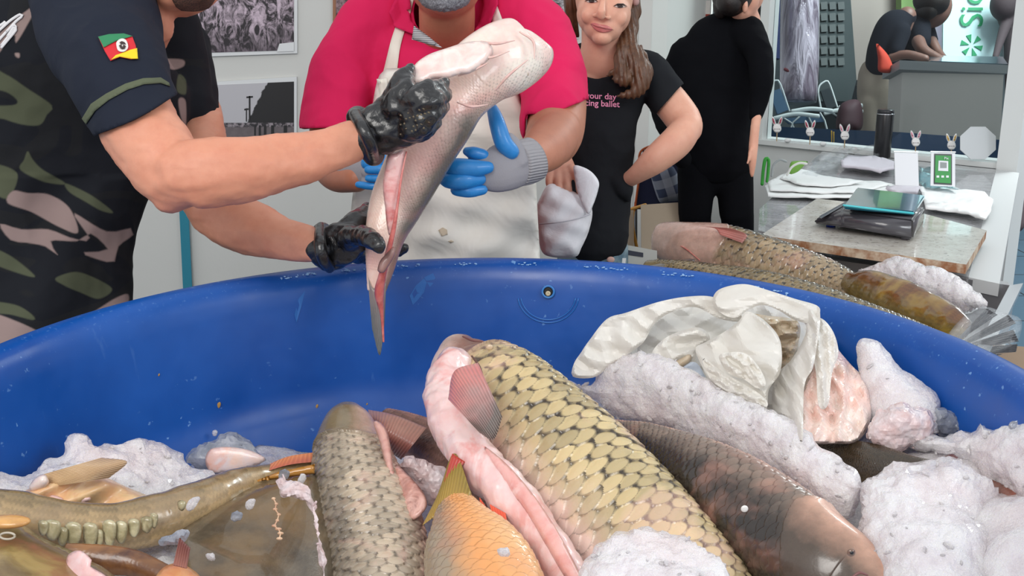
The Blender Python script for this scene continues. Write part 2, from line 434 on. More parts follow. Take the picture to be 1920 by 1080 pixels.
# ---------------------------------------------------------------- wall pictures
def poly_plane(name, px, y, th, m, parent=None):    # a flat panel hung on the back wall (plane y)
    pts = []
    for u, v in px:
        a = P(u, v, 1)-Vector((0, 0, CAM_Z)); k = y/a.y; pts.append(Vector((0, 0, CAM_Z))+a*k)
    return slab(name, pts, (0, th, 0), m, parent)
WY = BACK_Y-.012
def photo_mat(name, kind):
    t = NT(name); sep = t.n('SeparateXYZ'); t.l(t.obj(), sep.inputs[0]); X, Z = sep.outputs[0], sep.outputs[2]
    if kind == 'cattle':
        n1 = t.noise(1, 5, .7, vec=t.stretch((26, 1, 13)), dist=1.2); n2 = t.noise(60, 3, .6)
        f = t.map(n1, .44, .58); zt = t.map(Z, 1.30, 1.42)
        f = t.math('MULTIPLY', f, t.math('ADD', t.math('MULTIPLY', zt, .75), .25)); f = t.math('MULTIPLY', f, t.map(n2, .2, .7, .5, 1.1))
        c = t.mix(f, srgb((24, 14, 22)), srgb((205, 185, 198)))
        gz = t.map(t.noise(40, 4, .7), .45, .6); c = t.mix(t.math('MULTIPLY', gz, t.map(Z, 1.34, 1.26)), c, srgb((120, 100, 115)))
    else:
        sky = srgb((186, 184, 188)); tree = srgb((22, 20, 22)); road = srgb((118, 108, 110))
        n1 = t.noise(30, 4, .6); edge = t.math('ADD', t.math('MULTIPLY', t.math('SUBTRACT', X, -1.03), 1.7), t.math('MULTIPLY', n1, .05))
        hz = t.math('SUBTRACT', Z, 1.022); up = t.map(t.math('SUBTRACT', edge, t.math('SUBTRACT', hz, .0)), -.004, .004)
        low = t.map(hz, -.004, .004)
        c = t.mix(up, sky, tree); house = t.map(t.noise(1, 3, .6, vec=t.stretch((70, 1, 60))), .45, .6)
        c = t.mix(t.map(hz, .018, .014), c, t.mix(house, srgb((40, 36, 40)), srgb((150, 140, 145))))
        c = t.mix(low, t.mix(t.noise(50, 3), srgb((84, 76, 78)), road), c)
    t.P(Base_Color=c, Roughness=.35); return t.m
def picture(label, outer, inner, kind):
    cen = poly_plane('probe', inner, WY, .001, m_trim); c = Vector(cen.data.vertices[0].co); bpy.data.objects.remove(cen)
    r = thing('wall_photograph', label, 'picture', (c.x, WY, c.z), 'old photographs on the back wall')
    poly_plane('paper_border', outer, WY, .01, mat('photo_paper', (218, 220, 220), .5), r)
    poly_plane('photo_print', inner, WY-.002, .002, photo_mat('print_'+kind, kind), r); return r
r = picture('old monochrome photograph of a herd of cattle, the upper print beside the pink shirt', [(250, -40), (557, -40), (557, 100), (250, 111)], [(258, -40), (551, -40), (551, 94), (258, 103)], 'cattle')
poly_plane('caption_tag', [(524, 82), (551, 79), (551, 96), (519, 97)], WY-.004, .002, mat('photo_paper', (218, 220, 220), .5), r)
r = picture('old monochrome photograph of a street with dark trees, the lower print', [(300, 160), (556, 144), (556, 262), (300, 262)], [(392, 160), (551, 153), (551, 258), (392, 258)], 'street')
bmk = mat('print_black', (24, 22, 24), .4)
for (u, a, b, w) in ((468, 180, 225, 1.5), (462, 203, 228, 1)):
    poly_plane('printed_pole', [(u-w, a), (u+w, a), (u+w, b), (u-w, b)], WY-.0035, .001, bmk, r)
    poly_plane('printed_crossbar', [(u-6*w/1.5, a+1), (u+6*w/1.5, a), (u+6*w/1.5, a+3), (u-6*w/1.5, a+4)], WY-.0035, .001, bmk, r)
for k, u in enumerate((478, 487, 497, 511, 535)):
    poly_plane('printed_trunk', [(u-1.5-k*.4, 235), (u+1.5+k*.4, 235), (u+1.5+k*.4, 254), (u-1.5-k*.4, 254)], WY-.0035, .001, bmk, r)
r = thing('wall_photograph', 'dark reddish picture with a thin brown frame, mostly hidden behind the pink shoulder', 'picture', (-.62, WY, 1.6), 'old photographs on the back wall')
poly_plane('frame', [(624, -40), (720, -40), (720, 60), (624, 60)], WY, .02, mat('brown_frame', (150, 100, 70), .5), r)
t = NT('print_dark_red'); t.P(Base_Color=t.mix(t.map(t.noise(40, 4, .7), .4, .6), srgb((40, 18, 22)), srgb((150, 120, 125))), Roughness=.4)
poly_plane('photo_print', [(630, -40), (715, -40), (715, 52), (630, 52)], WY-.003, .003, t.m, r)
r = thing('wall_photograph', 'grey monochrome picture on the wall just left of the smiling woman', 'picture', (.2, WY, 1.6), 'old photographs on the back wall')
poly_plane('frame', [(1030, -40), (1084, -40), (1084, 72), (1030, 72)], WY, .01, mat('photo_paper', (218, 220, 220), .5), r)
t = NT('print_grey'); t.P(Base_Color=t.mix(t.map(t.noise(1, 5, .7, vec=t.stretch((30, 1, 60)), dist=1), .42, .6), srgb((50, 48, 52)), srgb((190, 185, 188))), Roughness=.4)
poly_plane('photo_print', [(1033, -40), (1081, -40), (1081, 66), (1033, 66)], WY-.003, .003, t.m, r)
# teal strap hanging down the wall
sb = poly_plane('teal_strap', [(333, 330), (350, 330), (361, 560), (344, 560)], WY-.01, .004, mat('teal_webbing', (38, 128, 150), .7, (300, .4)))
tag(sb, 'flat teal strap hanging down the white wall behind the camouflage man', 'strap')
# ================================================================== FISH AND ICE BUILDERS
def fish_mesh(stations, N=300, M=150, dors=0, circ=26, asp=1.0, lift=.0016, head=.2, sc_from=None, snout=True, boxy=.0, bumps=.0, seed=0, gill=.05, taper_tail=True):
    s = cr([tuple(x)+(.6,) if len(x) == 4 else tuple(x) for x in stations], N)
    pts = np.array([tuple(P(*r[:3])) for r in s]); cam_p = np.array((0, 0, CAM_Z))
    T = np.gradient(pts, axis=0); T /= np.linalg.norm(T, axis=1)[:, None]
    view = pts-cam_p; view /= np.linalg.norm(view, axis=1)[:, None]
    A = np.cross(T, view); A /= np.linalg.norm(A, axis=1)[:, None]; B = np.cross(A, T)
    rad = s[:, 3]*s[:, 2]*DU/F_PX; q = rad*s[:, 4]
    L = np.concatenate([[0], np.cumsum(np.linalg.norm(np.diff(pts, axis=0), axis=1))]); ln = L/L[-1]
    th = np.linspace(0, 2*np.pi, M, endpoint=False); ph = (th-math.radians(dors)+np.pi) % (2*np.pi)-np.pi
    # close the ends
    e0 = np.clip(ln/.012, 0, 1); e1 = np.clip((1-ln)/.008, 0, 1); cap = np.sqrt(1-(1-e0)**2)*np.sqrt(1-(1-e1)**2); cap[0] = cap[-1] = .02
    circm = 2*np.pi*np.sqrt((rad**2+q**2)/2)
    w = np.maximum(circm, circm.max()*.28)/circ
    a = np.concatenate([[0], np.cumsum(np.diff(L)/(w[1:]*asp))])[:, None]*np.ones((1, M)); b = (ph/(2*np.pi)*circ)[None, :]*np.ones((N, 1))
    rng = np.random.RandomState(seed+1); jit = rng.uniform(-.07, .07, (4000, 2))
    Rr = .64; best = np.full(a.shape, 1e9); la = np.zeros_like(a); lb = np.zeros_like(a); sid = np.zeros_like(a)
    i0 = np.floor(2*a).astype(int)
    for di in range(-2, 3):
        i = i0+di; off = (i % 2)*.5; j = np.round(b-off)
        for dj in (-1, 0, 1):
            jj = j+dj; key = ((i*131+(jj % circ).astype(int)*17+off.astype(int)*7) % 4000).astype(int)
            ca = i/2+jit[key, 0]; cb = jj+off+jit[key, 1]; dd = np.hypot(a-ca, b-cb)
            ok = (dd < Rr) & (ca < best); best = np.where(ok, ca, best); la = np.where(ok, a-ca, la); lb = np.where(ok, b-cb, lb); sid = np.where(ok, (key*.618) % 1, sid)
    blob = 1-np.sqrt(((la-.30)/.36)**2+(lb/.5)**2)
    dd = np.hypot(la, lb); edge = (Rr-dd)/Rr
    f0 = sc_from if sc_from is not None else head
    dor = np.cos(ph)[None, :]*np.ones((N, 1)); lng = ln[:, None]*np.ones((1, M))
    ghead = head+.035*(1-dor**2)-.03*(dor > 0)*dor             # curved edge of the gill cover
    mask = 1/(1+np.exp(-(lng-ghead-(f0-head))/.006))
    h = lift*mask*(la/Rr*.9+.25*np.clip(blob, 0, 1))
    shape = np.ones_like(a)
    if gill:
        g = lng-ghead; shape += gill*np.where(g < 0, np.clip(1+g/.10, 0, 1)**2, 0); shape -= gill*.45*np.exp(-np.clip(g, 0, 1)/.01)*(g >= 0)
    if bumps: 
        pass
    ct, stn = np.cos(th), np.sin(th)
    if boxy: k = (np.abs(ct)**(2+boxy)+np.abs(stn)**(2+boxy))**(-1/(2+boxy)); ct, stn = ct*k, stn*k
    RA = rad[:, None]*cap[:, None]*shape; QA = q[:, None]*cap[:, None]*shape
    V = pts[:, None, :]+A[:, None, :]*(RA*ct[None, :]+h*ct[None, :])[..., None]+B[:, None, :]*(QA*stn[None, :]+h*stn[None, :])[..., None]
    idx = np.arange(N*M).reshape(N, M); nx = np.roll(idx, -1, 1)
    F = np.stack([idx[:-1], nx[:-1], nx[1:], idx[1:]], -1).reshape(-1, 4)
    me = mesh_np(V.reshape(-1, 3), [tuple(x) for x in F.tolist()]+[tuple(idx[0][::-1].tolist()), tuple(idx[-1].tolist())])
    for k, v in (('blob', blob), ('sid', sid), ('dor', dor), ('len', lng), ('mask', mask), ('edge', edge), ('la', la)): attr(me, k, v.ravel())
    if bumps:
        displace(me, fbm(verts_np(me), 14, 3, seed)*bumps)
    return me

def fish_mat(name, back, side, belly, net, head_c=None, blob_c=None, net_lo=-.5, net_hi=.2, net_amt=.85, blotch=None, rough=.3, coat=.35, belly_at=(-.75, -.2), back_at=(.2, .9), fine=.15, seed=0.):
    t = NT(name); dor = t.attr('dor'); nz = t.noise(22, 5, .65); dn = t.math('ADD', dor, t.math('MULTIPLY', t.math('SUBTRACT', nz, .5), .7))
    S, Bk, Be, Nt = srgb(side), srgb(back), srgb(belly), srgb(net)
    base = t.mix(t.map(dn, belly_at[0], belly_at[1], smooth=True), Be, S); base = t.mix(t.map(dn, back_at[0], back_at[1], smooth=True), base, Bk)
    bl = t.attr('blob'); mask = t.attr('mask'); sid = t.attr('sid')
    if blob_c:
        top = t.mix(t.map(dn, net_lo, net_hi), base, srgb(blob_c)); top = t.mix(t.map(dn, back_at[0]+.25, back_at[1]+.3), top, Bk)
    else: top = base
    top = t.mix(1., top, t.mix(t.map(sid, 0, 1), (.74, .74, .74, 1), (1.16, 1.14, 1.12, 1)), 'MULTIPLY')
    netf = t.math('MULTIPLY', t.math('MULTIPLY', t.map(bl, .24, -.08, smooth=True), t.map(dn, net_lo, net_hi)), net_amt)
    netf = t.math('MULTIPLY', netf, mask)
    sc = t.mix(t.math('MULTIPLY', mask, 1.0), base, top); col = t.mix(netf, sc, Nt)
    ed = t.math('MULTIPLY', t.math('MULTIPLY', t.map(t.attr('edge'), .10, .02), mask), .45*min(1, net_amt+.2)); col = t.mix(ed, col, Nt)
    if head_c:
        hc = t.mix(t.map(dn, -.5, .5), Be, srgb(head_c)); col = t.mix(mask, t.mix(t.map(t.noise(30, 5, .7), .35, .7), hc, t.mix(.35, hc, Nt)), col)
    if blotch:
        bn = t.map(t.noise(blotch[1], 4, .6, dist=.5), blotch[2], blotch[2]+.14, smooth=True); col = t.mix(t.math('MULTIPLY', t.math('MULTIPLY', bn, mask), blotch[3]), col, srgb(blotch[0]))
    nb = t.bump(t.noise(260, 3, .6), fine, .0012); nb = t.bump(t.noise(60, 3, .6), .12, .003, nb)
    t.P(Base_Color=col, Roughness=t.map(t.noise(50, 3), .3, .7, rough-.08, rough+.12), Coat_Weight=coat, Coat_Roughness=.12, Normal=nb, Subsurface_Weight=.12, Subsurface_Radius=(.012, .005, .003))
    return t.m
def flesh(name, a, b, c=None, scale=30, rough=.3, stretch=None, th=(.38, .62)):
    t = NT(name); v = t.stretch(stretch) if stretch else None
    n1 = t.noise(scale, 5, .6, vec=v, dist=.6); col = t.mix(t.map(n1, th[0], th[1]), srgb(a), srgb(b))
    if c: col = t.mix(t.map(t.noise(scale*.6, 4, .6, dist=1), .52, .68), col, srgb(c))
    t.P(Base_Color=col, Roughness=rough, Coat_Weight=.4, Coat_Roughness=.12, Normal=t.bump(t.noise(scale*5, 4, .6), .25, .002), Subsurface_Weight=.25, Subsurface_Radius=(.012, .005, .003)); return t.m
def fin(name, base, tip, m, parent, rays=16, amp=.0012, thick=.0016, nu=None, nv=14, curl=0.):
    nu = nu or rays*5; b = cr(base, nu); e = cr(tip, nu); V = []; F = []; ra = []; rt = []
    rows = []
    for j in range(nv+1):
        f = j/nv; row = b+(e-b)*f; row[:, 2] -= curl*math.sin(f*math.pi)
        rows.append([P(*row[i]) for i in range(nu)])
    vn = Vector((0, -1, .3)).normalized()
    for sgn in (1, -1):
        for j in range(nv+1):
            for i in range(nu):
                p = rows[j][i]; w = math.cos(i/nu*rays*2*math.pi); th = thick*(1-.6*j/nv)
                V.append(p+vn*(sgn*th*.5+amp*w*(.3+.7*math.sin(min(1, j/nv*1.3)*math.pi/2)))); ra.append(w); rt.append(j/nv)
    n1 = (nv+1)*nu
    for j in range(nv):
        for i in range(nu-1):
            q = (j*nu+i, j*nu+i+1, (j+1)*nu+i+1, (j+1)*nu+i); F.append(q); F.append(tuple(n1+x for x in q[::-1]))
    rim = [j*nu for j in range(nv+1)]+[nv*nu+i for i in range(1, nu)]+[j*nu+nu-1 for j in range(nv-1, -1, -1)]+[i for i in range(nu-2, 0, -1)]
    for k in range(len(rim)):
        a, c = rim[k], rim[(k+1) % len(rim)]; F.append((a, n1+a, n1+c, c))
    me = mesh_np(V, F); attr(me, 'ray', ra); attr(me, 'out', rt); b_ = bmesh.new(); b_.from_mesh(me); bmesh.ops.recalc_face_normals(b_, faces=b_.faces[:]); b_.to_mesh(me); b_.free()
    return link(name, me, m, parent)
def fin_mat(name, base, tip, ray, blot=None):
    t = NT(name); c = t.mix(t.map(t.math('ADD', t.attr('out'), t.math('MULTIPLY', t.math('SUBTRACT', t.noise(40, 4), .5), .6)), .1, .8), srgb(base), srgb(tip))
    c = t.mix(t.math('MULTIPLY', t.map(t.math('ADD', t.attr('ray'), t.math('MULTIPLY', t.math('SUBTRACT', t.noise(60, 3), .5), 2.)), .6, -1.2), .35), c, srgb(ray))
    t.P(Base_Color=c, Roughness=.32, Coat_Weight=.35, Normal=t.bump(t.noise(120, 3), .15, .001)); return t.m
def eye(parent, u, v, d, rpx, iris=(150, 120, 70), label=None, pupil=True):
    c = P(u, v, d); r = R(rpx, d); bm = bmesh.new(); ell(bm, c, (r, r*.6, r), None, 3); o = obj('eye', bm, mat('fish_iris%d' % iris[0], iris, .2, coat=.6), parent)
    if not pupil: return o
    bm = bmesh.new(); ell(bm, c+Vector((0, -r*.32, r*.12)), (r*.55, r*.42, r*.55), None, 3); obj('pupil', bm, mat('fish_pupil', (18, 16, 16), .1, coat=.8), o); return o

# ---- ice
t = NT('crushed_ice_clear')
n1 = t.noise(35, 5, .65); v1 = t.vor(230); v2 = t.vor(600)
pk = t.map(t.noise(6, 3, .5), .5, .72)
col = t.mix(t.map(n1, .3, .6), srgb((232, 224, 227)), srgb((252, 248, 250))); col = t.mix(t.math('MULTIPLY', pk, .35), col, srgb((236, 206, 200)))
hn = t.math('ADD', t.math('MULTIPLY', v1, .8), t.math('MULTIPLY', v2, .5))
t.P(Base_Color=col, Roughness=t.map(t.vor(260, out='Color'), .2, .8, .04, .42), IOR=1.31, Transmission_Weight=.24, Subsurface_Weight=.5, Subsurface_Radius=(.03, .03, .034), Subsurface_Scale=1., Coat_Weight=.3, Normal=t.bump(hn, .5, .002))
m_ice = t.m
def ice_variant(name, a, b, trans):
    t = NT(name); n1 = t.noise(35, 5, .65); v1 = t.vor(130)
    t.P(Base_Color=t.mix(t.map(n1, .35, .65), srgb(a), srgb(b)), Roughness=.16, IOR=1.31, Transmission_Weight=trans, Subsurface_Weight=.3, Subsurface_Radius=(.03, .03, .034), Coat_Weight=.3, Normal=t.bump(v1, .5, .003)); return t.m
m_ice_grey = ice_variant('ice_grey_clear', (150, 156, 168), (205, 208, 216), .45)
m_ice_pink = ice_variant('ice_pinkish', (222, 190, 186), (236, 226, 228), .15)
def crystal(V, sc, seed):
    out = np.empty(len(V)); o = Vector((seed*5.1, seed*2.7, seed*1.3))
    for i, v in enumerate(V):
        d, _ = noise.voronoi(Vector(v)*sc+o); out[i] = min(d[1]-d[0], .5)
    return out
def ice_mesh(poly, ctrl, thick, step=6, amp=.006, seed=0, shards=60, R0=None, rough_edge=6, power=2.):
    rng = np.random.RandomState(seed); pl = smooth_poly(poly, 90)
    c = pl.mean(0); nrm_ = (pl-c)/np.linalg.norm(pl-c, axis=1)[:, None]
    w = np.array([noise.fractal(Vector((x*.03, y*.03, seed*7.)), 1., 2., 3) for x, y in pl]); pl = pl+nrm_*(w*rough_edge)[:, None]
    me = inflate([tuple(x) for x in pl], ctrl, thick, step=step, R0=R0, power=power)
    V = verts_np(me); dsp = crystal(V, 26, seed)*amp*1.3+fbm(V, 16, 5, seed)*amp*1.3+crystal(V, 70, seed+3)*amp*.45-amp*.5
    displace(me, dsp)
    if shards:
        bm = bmesh.new(); bm.from_mesh(me); V = verts_np(me); N = norms_np(me); front = np.where((N[:, 1] < .2) | (N[:, 2] > .2))[0]
        for k in rng.choice(front, min(int(shards*.10), len(front)), replace=False):
            r = rng.uniform(.0015, .0055); g = bmesh.ops.create_icosphere(bm, subdivisions=1, radius=r)['verts']
            M3 = Matrix.Rotation(rng.uniform(0, 6), 3, Vector(rng.uniform(-1, 1, 3)).normalized()) @ Matrix.Diagonal((rng.uniform(.6, 1.8), rng.uniform(.5, 1.1), rng.uniform(.25, .6)))
            for v in g: v.co = M3 @ v.co + Vector(V[k])
        bm.to_mesh(me); bm.free()
    return me
def ice(label, poly, ctrl, thick, m=None, parent=None, group='lumps of ice in the blue tank', **kw):
    me = ice_mesh(poly, ctrl, thick, **kw); o = link('ice_lump', me, m or m_ice, parent, smooth=False)
    if kw.get('seed', 0) >= 0 and parent is None: tag(o, label, 'ice', group)
    return o
# ================================================================== TANK CONTENTS
# crushed ice bed: height measured at points of the heap
H = [(.60, 1.24, .965), (.56, 1.0, .99), (.55, 1.39, .92), (.50, 1.5, .885), (.30, 1.7, .86), (.10, 1.79, .83), (-.19, 1.78, .765), (-.32, 1.73, .76), (-.46, 1.62, .79), (-.6, 1.42, .855), (-.65, 1.2, .90), (-.55, 1.0, .92), (-.45, 1.25, .85),
     (-.2, 1.4, .76), (0, 1.4, .78), (0, 1.15, .78), (.2, 1.45, .82), (.3, 1.2, .84), (.4, 1.0, .88), (.2, .9, .84), (0, .8, .84), (-.2, 1.0, .80), (-.4, .8, .88), (0, .6, .86), (.45, .8, .95)]
H = np.array(H)
def heap(x, y):
    w = 1/(((x-H[:, 0])**2+(y-H[:, 1])**2)+.0012); w = w**1.6; return float((w*H[:, 2]).sum()/w.sum())
bm = bmesh.new(); rows = []; NR, NA = 70, 260
for i in range(NR+1):
    row = []
    for j in range(NA):
        a = j/NA*2*math.pi; z0 = .9; r = .0
        for _ in range(3):
            rw = np.interp(z0, [.14, .6, .86, 1.0], [.5, .565, .615, .636])-.004; r = rw*i/NR; x, y = TC.x+r*math.cos(a), TC.y+r*math.sin(a); z0 = heap(x, y)
        d, _p = noise.voronoi(Vector((x, y, 0))*38); z = z0+noise.fractal(Vector((x, y, 3))*16, 1., 2., 4)*.012-min(d[0], .5)*.012+noise.fractal(Vector((x, y, 5))*90, 1., 2., 2)*.004
        row.append(bm.verts.new((x, y, z)))
        if i == 0: break
    rows.append(row)
for j in range(NA): bm.faces.new((rows[0][0], rows[1][j], rows[1][(j+1) % NA]))
for i in range(1, NR):
    for j in range(NA): bm.faces.new((rows[i][j], rows[i+1][j], rows[i+1][(j+1) % NA], rows[i][(j+1) % NA]))
low = [bm.verts.new((TC.x+.46*math.cos(j/NA*2*math.pi), TC.y+.46*math.sin(j/NA*2*math.pi), .105)) for j in range(NA)]
for j in range(NA): bm.faces.new((rows[NR][j], low[j], low[(j+1) % NA], rows[NR][(j+1) % NA]))
bm.faces.new(low)
bed = obj('crushed_ice', bm, m_ice); tag(bed, 'crushed ice filling the blue tank under the fish', 'ice', kind='stuff')

# ---------------------------------------------------------------- the big scaled carp in the middle
B_ST = [(872, 628, 1.20, 12, .7), (868, 655, 1.19, 48, .75), (882, 700, 1.17, 84, .72), (932, 755, 1.12, 113, .68), (1003, 818, 1.07, 119, .66), (1080, 890, 1.02, 124, .64), (1158, 970, .97, 126, .62), (1240, 1055, .92, 120, .6), (1330, 1155, .88, 106, .6), (1430, 1270, .85, 66, .6)]
m_big = fish_mat('carp_gold', (104, 96, 76), (216, 194, 160), (240, 214, 202), (68, 58, 46), head_c=(150, 112, 100), blob_c=(204, 184, 138), net_lo=.05, net_hi=.75, net_amt=1., blotch=((240, 196, 180), 7, .5, .35), rough=.3, belly_at=(-.15, .6), back_at=(.75, 1.12))
r = thing('carp', 'largest carp with gold dark-edged scales lying across the middle of the tank', 'fish', P(1100, 900, 1.05), 'fish in the blue tank')
link('body', fish_mesh(B_ST, 620, 300, dors=-34, circ=14, asp=1.0, lift=.0034, head=.145, gill=.06), m_big, r)
m_pink = flesh('belly_pink', (242, 214, 210), (236, 196, 192), (232, 168, 162), 26)
bm = bmesh.new(); tube(bm, [(852, 684, 1.12, 36), (836, 725, 1.09, 40), (842, 780, 1.05, 41), (880, 848, 1.01, 43), (935, 905, .975, 43), (985, 965, .945, 42), (1030, 1025, .915, 40), (1075, 1090, .88, 36), (1110, 1150, .85, 25)], 30, 70)
me = union(bm, .0035, 3); displace(me, fbm(verts_np(me), 30, 4, 2)*.004); link('belly_flap', me, m_pink, r)['label'] = 'rolled pink belly flap'
# red cut along the flap
m_cut = flesh('cut_red', (236, 184, 176), (228, 158, 150), (244, 212, 206), 30)
link('cut_flesh', inflate([(905, 835), (950, 870), (1002, 930), (1048, 1000), (1090, 1085), (1066, 1090), (1028, 1030), (990, 965), (945, 905), (915, 862)], [(920, 860, .975), (1090, 1080, .858)], .008, step=6, smooth=60), m_cut, r)
m_pec = fin_mat('pectoral_grey', (222, 140, 134), (150, 142, 138), (104, 96, 94))
fin('pectoral_fin', [(840, 748, 1.015), (852, 696, 1.03), (896, 680, 1.045)], [(900, 812, .985), (926, 824, .98), (942, 782, .99)], m_pec, r, rays=15, curl=.03, amp=.0016)
fin('ventral_fin', [(1030, 985, .91), (1040, 1000, .905)], [(1078, 1100, .855), (1100, 1100, .86)], fin_mat('ventral_olive', (180, 150, 96), (120, 104, 70), (90, 78, 50)), r, rays=6)
eye(r, 918, 651, 1.122, 6, (205, 180, 150), pupil=False)
bm = bmesh.new(); tube(bm, [(868, 631, 1.165, 1.6), (885, 638, 1.15, 2.2), (905, 640, 1.145, 1.6)], 8, 10); obj('mouth', bm, mat('fish_mouth', (120, 78, 74), .4), r)
bm = bmesh.new(); tube(bm, [(885, 668, 1.09, 1.8), (900, 690, 1.08, 2.4), (905, 720, 1.065, 2.4), (898, 742, 1.055, 1.4)], 8, 14); obj('gill_slit', bm, mat('gill_dark', (96, 66, 56), .5), r)

# ---------------------------------------------------------------- scaled carp left of it
C_ST = [(652, 762, 1.13, 20, .7), (652, 790, 1.11, 46, .75), (656, 840, 1.08, 66, .72), (668, 900, 1.04, 82, .7), (688, 965, 1.0, 93, .68), (706, 1035, .96, 95, .66), (718, 1115, .91, 86, .64), (726, 1220, .87, 50, .6)]
m_c = fish_mat('carp_grey', (74, 66, 54), (180, 160, 140), (226, 186, 172), (76, 66, 56), head_c=(132, 116, 88), blob_c=(196, 180, 158), net_lo=-.9, net_hi=.2, net_amt=.7, blotch=((228, 180, 164), 12, .55, .4), rough=.25, back_at=(.35, .95))
r = thing('carp', 'grey scaled carp with its olive head up, just left of the orange fish', 'fish', P(690, 1000, 1.0), 'fish in the blue tank')
link('body', fish_mesh(C_ST, 520, 240, dors=-148, circ=16, asp=1.0, lift=.003, head=.20, gill=.07, seed=3), m_c, r)
link('gill_cover', inflate([(700, 790), (722, 800), (733, 840), (738, 880), (752, 920), (768, 950), (752, 955), (735, 915), (722, 872), (712, 830)], [(705, 800, 1.05), (760, 950, .985)], .008, step=5, smooth=40), flesh('gill_pink', (222, 178, 164), (204, 150, 138), None, 40), r)
link('pelvic_flap', inflate([(740, 872), (765, 890), (790, 918), (800, 938), (798, 955), (775, 975), (755, 955), (745, 920)], [(745, 880, 1.02), (795, 945, .97)], .010, step=5, smooth=40), flesh('flap_pink', (226, 180, 166), (196, 140, 126), (150, 96, 86), 50), r)
pass

# ---------------------------------------------------------------- pinkish carp behind, only its tail end showing
r = thing('carp', 'small-scaled pinkish fish behind, its tail end between the two big carps', 'fish', P(830, 860, 1.12), 'fish in the blue tank')
m_e = fish_mat('carp_mauve', (120, 92, 84), (196, 148, 140), (214, 160, 150), (92, 70, 64), net_lo=-1, net_hi=-.4, net_amt=.75, rough=.35)
link('body', fish_mesh([(960, 950, 1.08, 50), (900, 905, 1.1, 50), (845, 862, 1.13, 50), (795, 830, 1.16, 45), (755, 808, 1.18, 36), (715, 790, 1.2, 26)], 260, 160, dors=-100, circ=40, lift=.0015, head=.02, gill=0), m_e, r)
fin('tail_fin', [(690, 768, 1.17), (740, 778, 1.13), (800, 802, 1.11)], [(700, 800, 1.16), (715, 835, 1.12), (752, 862, 1.10)], fin_mat('tail_mauve', (186, 140, 124), (150, 92, 84), (110, 84, 76)), r, rays=18, amp=.0008, curl=.02)

# ---------------------------------------------------------------- orange fish
r = thing('carp', 'orange and yellow fish with a red-tipped olive tail at the bottom edge of the view', 'fish', P(890, 1050, .9), 'fish in the blue tank')
t = NT('koi_orange'); dor = t.attr('dor'); n1 = t.noise(16, 4, .6)
mm = t.math('ADD', dor, t.math('MULTIPLY', t.math('SUBTRACT', n1, .5), .9))
c = t.mix(t.map(mm, -.5, .1), srgb((160, 142, 118)), srgb((228, 160, 98))); c = t.mix(t.map(mm, .3, .9), c, srgb((238, 188, 136)))
c = t.mix(t.math('MULTIPLY', t.map(t.noise(9, 3), .55, .7), .25), c, srgb((226, 110, 70)))
c = t.mix(t.math('MULTIPLY', t.map(t.attr('edge'), .14, .02), .35), c, srgb((150, 110, 70)))
t.P(Base_Color=c, Roughness=.25, Coat_Weight=.5, Normal=t.bump(t.noise(90, 3), .2, .002), Subsurface_Weight=.15, Subsurface_Radius=(.012, .005, .003)); m_koi = t.m
link('body', fish_mesh([(960, 1260, .8, 70), (940, 1170, .82, 98), (905, 1085, .86, 104), (878, 1020, .9, 84), (862, 975, .93, 52), (852, 945, .96, 34), (846, 925, .97, 22)], 300, 200, dors=180, circ=17, lift=.0028, head=.03, gill=0, seed=9), m_koi, r)
m_kt = fin_mat('koi_tail', (176, 140, 60), (150, 126, 52), (110, 84, 40))
fin('tail_fin', [(792, 985, .93), (830, 960, .94), (878, 940, .95)], [(822, 925, .97), (852, 850, .99), (884, 925, .95)], m_kt, r, rays=16, amp=.001)
fin('tail_tip', [(826, 925, .962), (848, 895, .972)], [(848, 850, .985), (872, 866, .98)], fin_mat('koi_tip', (170, 70, 44), (186, 60, 46), (120, 50, 36)), r, rays=5, amp=.0006)['label'] = 'red tip of the tail'
m_ko = fin_mat('koi_fin', (246, 164, 60), (232, 96, 70), (240, 130, 70))
fin('dorsal_fin', [(905, 985, .93), (930, 1000, .92)], [(899, 932, .95), (915, 955, .945)], m_ko, r, rays=6); fin('anal_fin', [(928, 990, .925), (958, 1012, .91)], [(918, 945, .945), (948, 962, .935)], m_ko, r, rays=6)
fin('pelvic_fin', [(975, 1075, .86), (985, 1045, .875)], [(1030, 1100, .845), (1005, 1045, .87)], m_ko, r, rays=7)

# ---------------------------------------------------------------- dark carp on the right of the big one
F_ST = [(1668, 1165, .80, 22, .7), (1640, 1128, .815, 60, .75), (1590, 1090, .84, 86, .75), (1530, 1050, .86, 94, .72), (1460, 1000, .90, 96, .7), (1390, 945, .94, 88, .68), (1320, 898, .98, 74, .66), (1260, 862, 1.03, 56, .62), (1205, 835, 1.08, 42, .6), (1150, 822, 1.13, 34, .5), (1090, 800, 1.18, 30, .4)]
m_f = fish_mat('carp_dark', (48, 40, 34), (124, 108, 96), (226, 176, 150), (40, 34, 30), head_c=(84, 70, 58), net_lo=-1, net_hi=-.3, net_amt=.55, blotch=((186, 136, 118), 7, .52, .45), rough=.24, coat=.6, belly_at=(-.9, -.35), back_at=(.0, .6))
r = thing('carp', 'dark brown carp with pale orange gill cover, head down, right of the big carp', 'fish', P(1450, 1000, .95), 'fish in the blue tank')
link('body', fish_mesh(F_ST, 560, 260, dors=-42, circ=16, asp=1.0, lift=.0024, head=.21, gill=.07, seed=5), m_f, r)
eye(r, 1596, 1036, .772, 8, (120, 92, 76))
bm = bmesh.new(); tube(bm, [(1598, 1082, .752, 2), (1612, 1074, .752, 3), (1626, 1078, .752, 2)], 8, 10); obj('mouth', bm, mat('fish_mouth', (120, 78, 74), .4), r)
